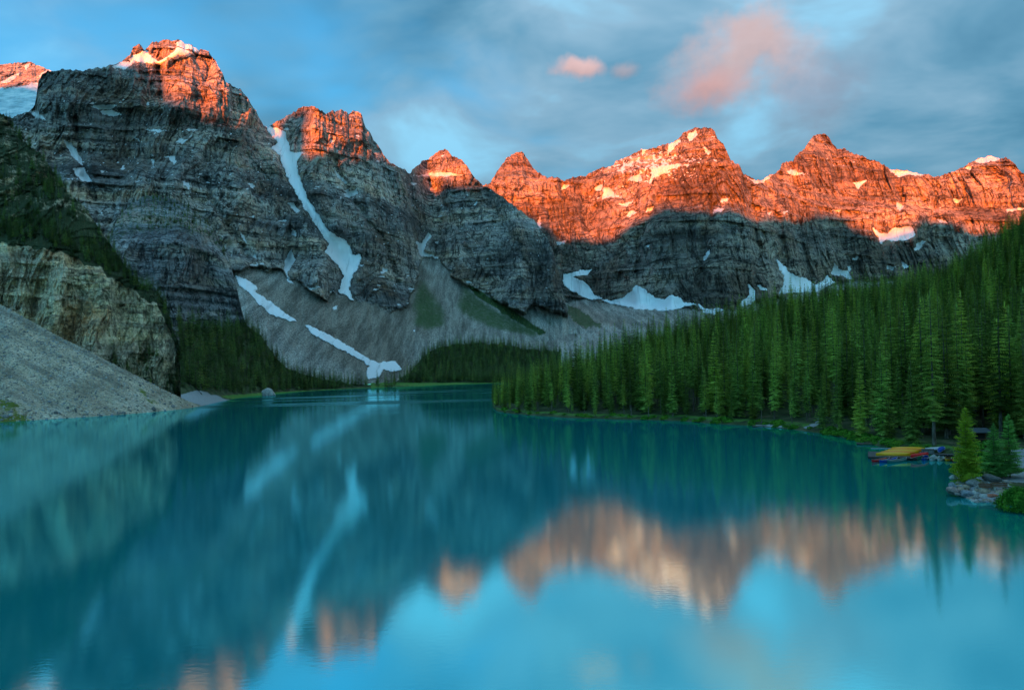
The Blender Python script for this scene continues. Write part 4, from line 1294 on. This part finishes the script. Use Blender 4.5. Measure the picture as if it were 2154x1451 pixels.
big = (shrub_mesh('bush_foliage', 2.4, 2.0, 5200, 0.13, 11), stems_mesh('bush_stem', 2.4, 1.9, 12))
x_, d_, z_ = on_level(2150, 1058, 0.8)
shrub((x_, d_, 0.4), big, (0.92, 0.92, 1.12), 0.4, 'large round leafy green bush at the lower right edge by the water', None, 'bush')
small = [(shrub_mesh('shrub_foliage_%d' % i, 1.0, 0.9, 420, 0.16, 21 + i), stems_mesh('shrub_stem_%d' % i, 1.0, 0.9, 31 + i)) for i in range(3)]
shrub_u = np.sort(rng.uniform(1050, 1985, 80))
wh_ = [next(zn for lim, zn in ZONES if u_ < lim) for u_ in shrub_u]
lbs = tell_apart([("low waterside shrub " + z_, u_) for z_, u_ in zip(wh_, shrub_u)])
for k_, u_ in enumerate(shrub_u):
    x_ = float(unroll(u_, 880)[0])
    d_ = float(np.interp(x_, rx_, rD)) + rng.uniform(0.6, 4.5)
    s = rng.uniform(0.5, 1.25)
    shrub((x_ * d_, d_, float(right_ground(np.array(x_), np.array(d_))) - 0.1), small[k_ % 3], (s * 1.3, s * 1.3, s), rng.uniform(0, 6), lbs[k_], 'shrubs at the waterline ' + wh_[k_])
for px, py, s, lb_ in ((2012, 985, 1.0, 'small leafy shrub at the water left of the yellow-green young spruce'), (2052, 998, 1.1, 'small leafy shrub between the yellow-green spruce and the benches'), (2064, 965, 1.8, 'large leafy shrub right behind the yellow-green young spruce'), (2078, 940, 1.9, 'large leafy shrub left of the two blue-green young spruces'),
                       (2050, 940, 1.7, 'large leafy shrub below the open shelter'), (2070, 985, 1.2, 'leafy shrub behind the left bench')):
    x_, d_, z_ = on_level(px, py, 1.1)
    shrub((x_, d_, float(right_ground(np.array(x_ / d_), np.array(d_))) - 0.1), small[int(px) % 3], (s, s, s), rng.uniform(0, 6), lb_, 'shrubs on the open point')

# ------------------------------------------------------------------ small things of the landing and the point
def plain(name, col, rough=0.5, var=0.15, scale=4.0, spec=0.4, bump=0.0):
    m, t = material(name)
    pos = t.n('ShaderNodeTexCoord').outputs['Object']
    n_ = t.noise(pos, scale, 5.0, 0.6)
    c_ = t.mix(n_, tuple(v * (1 - var) for v in col), tuple(min(1, v * (1 + var)) for v in col))
    finish(t, c_, rough, n_ if bump else None, bump, 0.02, spec=spec)
    return m


for nm, col in (('yellow', (1.0, 0.42, 0.006)), ('orange', (1.0, 0.26, 0.012)), ('red', (0.80, 0.014, 0.018)), ('blue', (0.010, 0.080, 0.45)), ('teal', (0.02, 0.20, 0.20)), ('white', (0.62, 0.66, 0.62))):
    plain('hull_' + nm, col, 0.35, 0.12, 2.0)
plain('gunwale_pale', (0.55, 0.50, 0.40), 0.5)
plain('hull_inside', (0.30, 0.33, 0.32), 0.6)
plain('seat_wood', (0.22, 0.13, 0.06), 0.6)
plain('weathered_wood', (0.115, 0.105, 0.095), 0.85, 0.45, 3.0, 0.2, 0.4)
plain('dark_timber', (0.05, 0.045, 0.04), 0.9, 0.3, 3.0, 0.2)
plain('brown_timber', (0.16, 0.075, 0.035), 0.8, 0.35, 5.0, 0.2, 0.3)
plain('pale_concrete', (0.42, 0.39, 0.32), 0.9, 0.2, 6.0, 0.2, 0.3)
plain('roof_sheet', (0.05, 0.07, 0.08), 0.6, 0.25, 2.0, 0.3)
plain('grey_box', (0.19, 0.20, 0.18), 0.8, 0.25, 3.0, 0.2)
plain('rope', (0.45, 0.45, 0.42), 0.9)


def box_mesh(name, sx, sy, sz, mat, bev=0.012):
    """bevelled board, centred"""
    import bmesh
    bm = bmesh.new()
    bmesh.ops.create_cube(bm, size=1.0)
    for v in bm.verts:
        v.co = (v.co.x * sx, v.co.y * sy, v.co.z * sz)
    if bev:
        bmesh.ops.bevel(bm, geom=bm.edges[:], offset=min(bev, 0.3 * min(sx, sy, sz)), segments=1, affect='EDGES')
    me = bpy.data.meshes.new(name)
    bm.to_mesh(me)
    bm.free()
    me.materials.append(MATS[mat])
    return me


def put(name, me, parent, loc, rot=(0, 0, 0)):
    o = link(name, me, parent)
    o.location = loc
    o.rotation_euler = rot
    return o


def root(name, loc, rz, label, cat, group=None, tilt=(0, 0)):
    o = bpy.data.objects.new(name, None)
    COL.objects.link(o)
    o.location = loc
    o.rotation_euler = (tilt[0], tilt[1], rz)
    o['label'], o['category'] = label, cat
    if group:
        o['group'] = group
    return o


def canoe_meshes(L=5.0, Wd=0.92, ns=26, nc=12):
    s = np.linspace(-1, 1, ns)
    hw = 0.5 * Wd * np.clip(1 - np.abs(s) ** 2.3, 0, 1) ** 0.75 + 0.012
    sheer = 0.36 + 0.24 * np.abs(s) ** 3.2
    keel = 0.05 * np.abs(s) ** 3 + 0.10 * np.clip((np.abs(s) - 0.9) / 0.1, 0, 1)

    def shell(off, drop):
        th = np.linspace(-math.pi / 2, math.pi / 2, nc)
        y = np.sign(np.sin(th)) * np.abs(np.sin(th)) ** 0.62
        zc = 1 - np.cos(th) ** 0.72
        V = np.stack([np.repeat((s * (L / 2 - off))[:, None], nc, 1), (hw - off)[:, None] * y, (keel + off)[:, None] + (sheer - drop - keel - off)[:, None] * zc], -1)
        return V.reshape(-1, 3), grid_faces(ns, nc)
    ov, of = shell(0.0, 0.0)
    iv, if_ = shell(0.02, 0.0)
    gun = []
    for sg in (-1, 1):
        V = []
        for i in range(ns):
            yy = sg * hw[i]
            for dy, dz_ in ((-0.025, -0.02), (0.025, -0.02), (0.025, 0.022), (-0.025, 0.022)):
                V.append((s[i] * L / 2, yy + dy, sheer[i] + dz_))
        V = np.array(V)
        F = []
        for i in range(ns - 1):
            for j in range(4):
                F.append((i * 4 + j, i * 4 + (j + 1) % 4, i * 4 + 4 + (j + 1) % 4, i * 4 + 4 + j))
        gun.append((V, np.array(F)))
    return ov, of, iv, if_, gun, hw, sheer, s


CANOE = canoe_meshes()
_hulls = {}


def canoe(loc, rz, colour, label, group, upside=False, heel=0.0, inside_col='hull_inside'):
    ov, of, iv, if_, gun, hw, sheer, s = CANOE
    rt = root('canoe', loc, rz, label, 'canoe', group)
    if upside:
        rt.rotation_euler = (math.pi + heel, 0, rz)
    if colour not in _hulls:
        _hulls[colour] = mesh_from('canoe_hull_' + colour, ov, of, MATS['hull_' + colour], None, False)
    for key, fn in (('in', lambda: mesh_from('canoe_lining', iv, if_[:, ::-1], MATS[inside_col], None, False)), ('g0', lambda: mesh_from('canoe_gunwale', gun[0][0], gun[0][1], MATS['gunwale_pale'])),
                    ('g1', lambda: mesh_from('canoe_gunwale_b', gun[1][0], gun[1][1], MATS['gunwale_pale'])), ('seat', lambda: box_mesh('canoe_seat', 0.26, 0.62, 0.03, 'seat_wood')), ('thwart', lambda: box_mesh('canoe_thwart', 0.06, 0.86, 0.03, 'seat_wood'))):
        if key not in _hulls:
            _hulls[key] = fn()
    link('hull', _hulls[colour], rt)
    lk_ = 'in_' + colour
    if lk_ not in _hulls:
        _hulls[lk_] = mesh_from('canoe_lining_' + colour, iv, if_[:, ::-1], MATS['hull_' + colour], None, False)
    link('lining', _hulls[lk_], rt)
    link('gunwale', _hulls['g0'], rt)
    link('gunwale', _hulls['g1'], rt)
    if not upside:
        put('seat', _hulls['seat'], rt, (-1.35, 0, 0.27))
        put('seat', _hulls['seat'], rt, (1.2, 0, 0.27))
        put('thwart', _hulls['thwart'], rt, (0.0, 0, 0.33))
    return rt


# --- floating dock
DZ = 0.42
nl, nr_, fr_ = (np.array(on_level(*p_, DZ)) for p_ in ((1826, 960.0), (1930, 963.0), (1944, 951)))
ax = nr_ - nl
wid_d = float(np.linalg.norm(ax[:2]))
rz_d = math.atan2(ax[1], ax[0])
dep_d = 7.4
dock = root('floating_dock', (float(nl[0]), float(nl[1]), 0.0), rz_d, 'dark weathered wooden floating dock carrying the overturned canoes', 'dock')
npl = 24
pm = box_mesh('dock_plank', wid_d, dep_d / npl - 0.03, 0.06, 'weathered_wood')
for i in range(npl):
    put('plank', pm, dock, (wid_d / 2 + rng.normal(0, 0.03), dep_d * (i + 0.5) / npl, DZ - 0.03 + rng.normal(0, 0.004)))
bm_ = box_mesh('dock_beam', wid_d - 0.1, 0.14, 0.26, 'dark_timber')
for yy in (0.12, dep_d / 2, dep_d - 0.12):
    put('beam', bm_, dock, (wid_d / 2, yy, DZ - 0.20))
fm = box_mesh('dock_float', 1.1, dep_d * 0.9, 0.35, 'dark_timber', 0.05)
for k_ in range(4):
    put('float', fm, dock, (0.9 + k_ * (wid_d - 1.8) / 3, dep_d / 2, 0.06))
# gangway to the shore
ga, gb = np.array(on_level(1936, 953, DZ)), np.array(on_level(2012, 956, 0.7))
gv = gb - ga
gl_ = float(np.linalg.norm(gv[:2]))
gang = root('gangway', tuple(ga), math.atan2(gv[1], gv[0]), 'narrow dark plank gangway between the dock and the stony point', 'gangway')
gp = box_mesh('gangway_plank', 0.36, 1.3, 0.05, 'weathered_wood')
n_g = int(gl_ / 0.4)
for i in range(n_g):
    put('plank', gp, gang, (0.2 + i * 0.4, 0, 0.02 + 0.28 * i / n_g))
gs = box_mesh('gangway_beam', gl_, 0.10, 0.16, 'dark_timber')
for yy in (-0.5, 0.5):
    put('beam', gs, gang, (gl_ / 2, yy, 0.04))

# --- overturned canoes on the dock
C0 = np.array([nl[0], nl[1], 0.0])
axu = np.array([math.cos(rz_d), math.sin(rz_d), 0])
ayu = np.array([-math.sin(rz_d), math.cos(rz_d), 0])
stack = [('yellow', 3.6, 1.1, 0.35, 'yellow overturned canoe at the front of the row on the dock'), ('orange', 4.3, 2.25, 0.35, 'orange overturned canoe second from the front on the dock'), ('yellow', 4.9, 3.4, 0.35, 'yellow overturned canoe third from the front on the dock'),
         ('orange', 5.4, 4.55, 0.35, 'orange overturned canoe fourth from the front on the dock'), ('yellow', 5.9, 5.7, 0.35, 'yellow overturned canoe at the back of the row on the dock')]
for i_s, (colr, a_, b_, tl, lb_) in enumerate(stack):
    p_ = C0 + axu * a_ + ayu * b_ + np.array([0, 0, DZ + 0.62 + 0.10 * i_s])
    canoe(tuple(p_), rz_d + 0.16, colr, lb_, 'overturned canoes on the dock', True, tl)
p_ = C0 + axu * 7.3 + ayu * 1.6 + np.array([0, 0, DZ + 0.60])
canoe(tuple(p_), rz_d + 1.0, 'red', 'red overturned canoe beside the yellow ones on the dock', 'overturned canoes on the dock', True, -0.05)

# --- canoes afloat
afloat = [(1853, 969.2, 0.55, 'red', 'red canoe afloat at the outer end of the dock'), (1869, 970.2, 0.55, 'blue', 'blue canoe afloat between the red and the teal canoe'), (1887, 971.0, 0.50, 'teal', 'teal canoe lying along the front of the dock'),
          (1946, 965.5, 0.95, 'blue', 'blue canoe moored first in the row right of the dock'), (1962, 966, 0.95, 'white', 'white canoe moored next to the blue one right of the dock'), (1978, 966.5, 0.95, 'white', 'white canoe moored beside the yellow one right of the dock'),
          (1994, 966.5, 0.95, 'yellow', 'yellow canoe afloat near the young spruce'), (2009, 967, 0.95, 'red', 'red canoe afloat closest to the young spruce')]
for px, py, rz_, colr, lb_ in afloat:
    x_, d_, z_ = on_level(px, py, 0.0)
    canoe((x_, d_, -0.08), rz_, colr, lb_, 'canoes afloat round the dock')
for px, py, rz_, colr, lb_ in ((1966, 947, 0.35, 'white', 'white overturned canoe on the bank behind the dock'), (1980, 947.5, 0.9, 'blue', 'blue overturned canoe on the bank behind the dock')):
    x_, d_, z_ = on_level(px, py, 0.5)
    canoe((x_, d_, 1.05), rz_, colr, lb_, 'canoes on the bank', True)

# --- storage box on the dock
p_ = C0 + axu * 8.4 + ayu * 5.6
bx_ = root('storage_box', (float(p_[0]), float(p_[1]), DZ), rz_d, 'grey wooden storage box at the back corner of the dock', 'box')
put('body', box_mesh('box_body', 2.3, 1.2, 0.75, 'grey_box', 0.03), bx_, (0, 0, 0.375))
put('lid', box_mesh('box_lid', 2.4, 1.3, 0.07, 'weathered_wood'), bx_, (0, 0, 0.79))
hm = box_mesh('box_batten', 0.09, 0.03, 0.70, 'weathered_wood')
for xx in (-1.0, -0.33, 0.33, 1.0):
    put('batten', hm, bx_, (xx, -0.617, 0.38))

# --- floating boom line left of the canoes
a_, b_ = np.array(on_level(1832, 942.5, 0.08)), np.array(on_level(1882, 943.5, 0.08))
n_ = 14
V, F = [], []
for i in range(n_ + 1):
    f_ = i / n_
    c_ = a_ * (1 - f_) + b_ * f_ + np.array([0, 0.3 * math.sin(f_ * 3.1), 0.02 * math.sin(i * 1.3)])
    for j in range(6):
        V.append(c_ + 0.07 * np.array([0, math.cos(j * 1.047), math.sin(j * 1.047)]))
for i in range(n_):
    for j in range(6):
        F.append((i * 6 + j, i * 6 + (j + 1) % 6, i * 6 + 6 + (j + 1) % 6, i * 6 + 6 + j))
link('boom_line', mesh_from('boom_line', V, F, MATS['rope'], None, False), label='thin pale floating boom line on the water left of the canoes', category='boom')


# --- boulders
def stone_material(name, col):
    m, t = material(name)
    pos = t.n('ShaderNodeTexCoord').outputs['Object']
    c_ = t.ramp(t.noise(pos, 3.0, 7.0, 0.68), [(0.32, tuple(v * 0.45 for v in col)), (0.5, col), (0.68, tuple(min(0.8, v * 1.5) for v in col))])
    finish(t, c_, 0.85, t.noise(pos, 5.0, 6.0, 0.7), 0.6, 0.08, spec=0.3)


for nm, col in (('grey', (0.26, 0.245, 0.22)), ('bluish', (0.25, 0.27, 0.285)), ('tan', (0.38, 0.29, 0.20)), ('reddish', (0.48, 0.15, 0.085)), ('pale', (0.46, 0.44, 0.39)), ('pinkish', (0.38, 0.26, 0.22)), ('dark', (0.15, 0.145, 0.135))):
    stone_material('stone_' + nm, col)


def boulder_mesh(name, seed, mat, sub=3):
    import bmesh
    bm = bmesh.new()
    bmesh.ops.create_icosphere(bm, subdivisions=sub, radius=1.0)
    rg = np.random.default_rng(seed)
    V = np.array([v.co[:] for v in bm.verts])
    pl = rg.normal(size=(9, 3)); pl /= np.linalg.norm(pl, axis=1, keepdims=True)
    for n_ in pl:
        d = V @ n_ - rg.uniform(0.62, 0.9)
        V = V - np.clip(d, 0, None)[:, None] * n_ * 0.85
    V = V * (1 + 0.10 * fbm(V[:, 0] * 1.6 + seed, V[:, 1] * 1.6, V[:, 2] * 1.6, 3, 7)[:, None])
    for v, c_ in zip(bm.verts, V):
        v.co = c_
    me = bpy.data.meshes.new(name)
    bm.to_mesh(me)
    bm.free()
    me.polygons.foreach_set('use_smooth', np.ones(len(me.polygons), bool))
    me.materials.append(MATS['stone_' + mat])
    return me


G_B = 'boulders of the stony point'
boulders = [(2004, 1032, 24, 14, 'pinkish', 'pinkish boulder at the outer tip of the stony point'), (2003, 1021, 16, 12, 'bluish', 'blue-grey boulder behind the pinkish one at the outer tip'), (2005, 1004, 14, 9, 'pale', 'pale boulder at the water left of the young spruce'),
            (2020, 1031, 14, 12, 'tan', 'small tan boulder right of the pinkish tip boulder'), (2034, 1038, 26, 14, 'bluish', 'wide blue-grey boulder at the waterline under the young spruce'), (2050, 1039, 18, 13, 'pale', 'pale boulder at the waterline right of the wide blue-grey one'),
            (2031, 1024, 13, 9, 'tan', 'tan boulder half way up the bank under the young spruce'), (2046, 1017, 24, 17, 'grey', 'tall grey boulder at the top of the bank left of the benches'), (2060, 1027, 17, 13, 'grey', 'grey boulder below the left bench'),
            (2057, 1032, 12, 9, 'tan', 'little tan boulder under the grey one below the left bench'), (2070, 1034, 24, 15, 'tan', 'broad tan boulder in the middle of the bank below the benches'), (2070, 1044, 20, 9, 'pale', 'flat pale boulder at the waterline left of the red one'),
            (2086, 1046, 25, 13, 'reddish', 'rust red boulder at the waterline'), (2082, 1027, 14, 15, 'bluish', 'dark blue-grey boulder between the two benches'), (2074, 1024, 15, 10, 'pinkish', 'pinkish boulder right under the left bench'),
            (2092, 1032, 16, 12, 'grey', 'grey boulder below the gap between the benches'), (2108, 1040, 30, 18, 'tan', 'largest tan boulder near the round bush'), (2112, 1026, 26, 11, 'pale', 'long pale boulder in front of the right bench'),
            (2104, 1028, 10, 9, 'tan', 'small tan boulder left of the long pale one'), (2104, 1051, 22, 9, 'dark', 'dark wet boulder at the waterline beside the bush'), (2084, 1005, 34, 14, 'dark', 'dark rounded boulder behind the left bench'),
            (2024, 1036, 12, 9, 'dark', 'dark little boulder at the waterline left of the wide blue-grey one'), (2090, 1038, 15, 10, 'pinkish', 'pinkish boulder just above the red one'), (2121, 1036, 14, 12, 'grey', 'grey boulder tucked against the round bush'), (2056, 1046, 14, 7, 'grey', 'low grey boulder awash at the waterline'),
            (2013, 1039, 11, 6, 'grey', 'flat grey boulder awash at the outer tip')]
for i, (px, py, wp, hp, colr, lb_) in enumerate(boulders):
    zc = 0.15 + max(0.0, (1046 - py)) * 0.032
    x_, d_, z_ = on_level(px, py, zc)
    s = wp / FPX * d_ * 0.60
    o = link('boulder', boulder_mesh('boulder_%02d' % i, 500 + i, colr), label=lb_, category='boulder', group=G_B)
    o.location = (x_, d_, zc)
    o.scale = (s, s * 0.85, hp / FPX * d_ * 0.62)
    o.rotation_euler = (rng.normal(0, 0.12), rng.normal(0, 0.12), rng.normal(0, 0.35))
cob = [boulder_mesh('cobble_%d' % i, 560 + i, c_, 2) for i, c_ in enumerate(('grey', 'pale', 'tan', 'bluish', 'pinkish'))]
n_ = 420
cu, cv_ = rng.uniform(1998, 2125, n_), rng.uniform(1010, 1056, n_)
cp_, cs_ = [], []
for u_, v_ in zip(cu, cv_):
    zc = 0.05 + max(0.0, (1048 - v_)) * 0.028
    x_, d_, z_ = on_level(u_, v_, zc)
    if d_ > np.interp(x_ / d_, rx_, rD) - 1.0:
        cp_.append((x_, d_, zc - 0.1)); cs_.append(rng.uniform(0.12, 0.34))
cp_, cs_ = np.array(cp_), np.array(cs_)
scatter('shore_rubble', cp_, cs_, rng.uniform(0, 6.28, len(cs_)), rng.integers(0, 5, len(cs_)), cob, 'small rubble filling the gaps between the boulders of the point')
bpy.data.objects['shore_rubble']['category'] = 'rubble'
# rubble of the scree slope
stn = [boulder_mesh('scree_stone_%d' % i, 580 + i, c_, 1) for i, c_ in enumerate(('grey', 'pale', 'tan', 'bluish', 'dark'))]
Ps, r1, c1 = sample_sheet(gS, 9000, (gS['e'] > gS['e'][0] + 0.001).astype(float))
ss = np.clip(rng.lognormal(-1.35, 0.45, len(Ps)), 0.1, 1.1)
low_ = np.clip(1 - Ps[:, 2] / 9.0, 0, 1)
ss = ss * (1 + 1.3 * low_ * (rng.uniform(0, 1, len(Ps)) < 0.35))
scatter('scree_rubble', Ps, ss, rng.uniform(0, 6.28, len(Ps)), rng.choice(5, len(Ps), p=[0.35, 0.15, 0.25, 0.1, 0.15]), stn, 'loose grey and tan stones strewn over the scree slope on the left')
bpy.data.objects['scree_rubble']['category'] = 'rubble'

# --- big slab on the left shore
x_, d_, z_ = on_level(566, 831, 0.5)
o = link('boulder', boulder_mesh('boulder_slab', 640, 'pale'), label='big pale pointed boulder on the far left shore in front of the dark forest', category='boulder')
o.location = (x_, d_, 1.2)
o.scale = (6.5, 5.0, 5.2)
o.rotation_euler = (0.2, 0.35, 0.6)

# --- benches
sup = None
for px, py, rz_, lb_ in ((2075, 1021, -0.20, 'left of the two brown plank benches on the point'), (2104, 1022, -0.24, 'right of the two brown plank benches on the point')):
    x_, d_, z_ = on_level(px, py, 1.25)
    b_ = root('bench', (x_, d_, float(right_ground(np.array(x_ / d_), np.array(d_)))), rz_, lb_, 'bench', 'benches on the point')
    if sup is None:
        V = [(-0.07, -0.34, -0.3), (0.07, -0.34, -0.3), (0.07, 0.34, -0.3), (-0.07, 0.34, -0.3), (-0.07, -0.28, 0.42), (0.07, -0.28, 0.42), (0.07, 0.10, 0.42), (-0.07, 0.10, 0.42), (-0.07, 0.20, 0.85), (0.07, 0.20, 0.85), (0.07, 0.36, 0.85), (-0.07, 0.36, 0.85)]
        F = [(0, 1, 5, 4), (1, 2, 6, 5), (3, 0, 4, 7), (4, 5, 6, 7), (7, 6, 9, 8), (8, 9, 10, 11), (2, 3, 11, 10), (6, 2, 10, 9), (3, 7, 8, 11), (3, 2, 1, 0)]
        sup = mesh_from('bench_support', V, F, MATS['pale_concrete'])
        sm_ = box_mesh('bench_slat', 1.55, 0.15, 0.06, 'brown_timber')
    put('support', sup, b_, (-0.62, 0, 0))
    put('support', sup, b_, (0.62, 0, 0))
    for yy in (-0.24, -0.06, 0.10):
        put('slat', sm_, b_, (0, yy, 0.455))
    for zz_, yy in ((0.60, 0.10), (0.78, 0.16)):
        put('slat', sm_, b_, (0, yy, zz_), (1.2, 0, 0))

# --- shelter in the trees
x_, d_, z_ = on_level(2062, 921, 2.0)
gz = float(right_ground(np.array(x_ / d_), np.array(d_)))
sh = root('shelter', (x_, d_, gz), -0.12, 'small open wooden shelter with a dark roof in the shade of the trees', 'shelter')
put('roof', box_mesh('shelter_roof', 3.1, 2.2, 0.10, 'roof_sheet', 0.02), sh, (0, 0, 2.45), (0.30, 0, 0))
pm_ = box_mesh('shelter_post', 0.16, 0.16, 2.7, 'brown_timber')
for xx in (-1.3, 1.3):
    for yy, zz_ in ((-0.95, 0.9), (0.95, 1.35)):
        put('post', pm_, sh, (xx, yy, zz_))
bd = box_mesh('shelter_board', 2.5, 0.05, 0.19, 'dark_timber')
for i in range(9):
    put('board', bd, sh, (0, 0.95, 0.15 + i * 0.2))
put('counter', box_mesh('shelter_counter', 2.4, 0.6, 0.08, 'brown_timber'), sh, (0, -0.6, 0.95))

# --- driftwood logs along the right waterline
lg_v, lg_f = trunk_mesh('log', 7.0, 0.17, 7, 6, 5)
log_me = mesh_from('driftwood_log', lg_v, lg_f, MATS['bark'], None, False)
for px, py, rz_, lb_ in ((1110, 872, 0.1, 'grey driftwood log at the tip of the wooded point'), (1590, 897, -0.2, 'pale driftwood log on the small stony beach below the trees'), (1812, 934, -0.5, 'driftwood log at the waterline left of the dock')):
    x_, d_, z_ = on_level(px, py, 0.15)
    o = link('driftwood_log', log_me, label=lb_, category='log', group='driftwood logs along the right waterline')
    o.location = (x_, d_ + 0.5, 0.2)
    o.rotation_euler = (0, math.pi / 2, rz_)
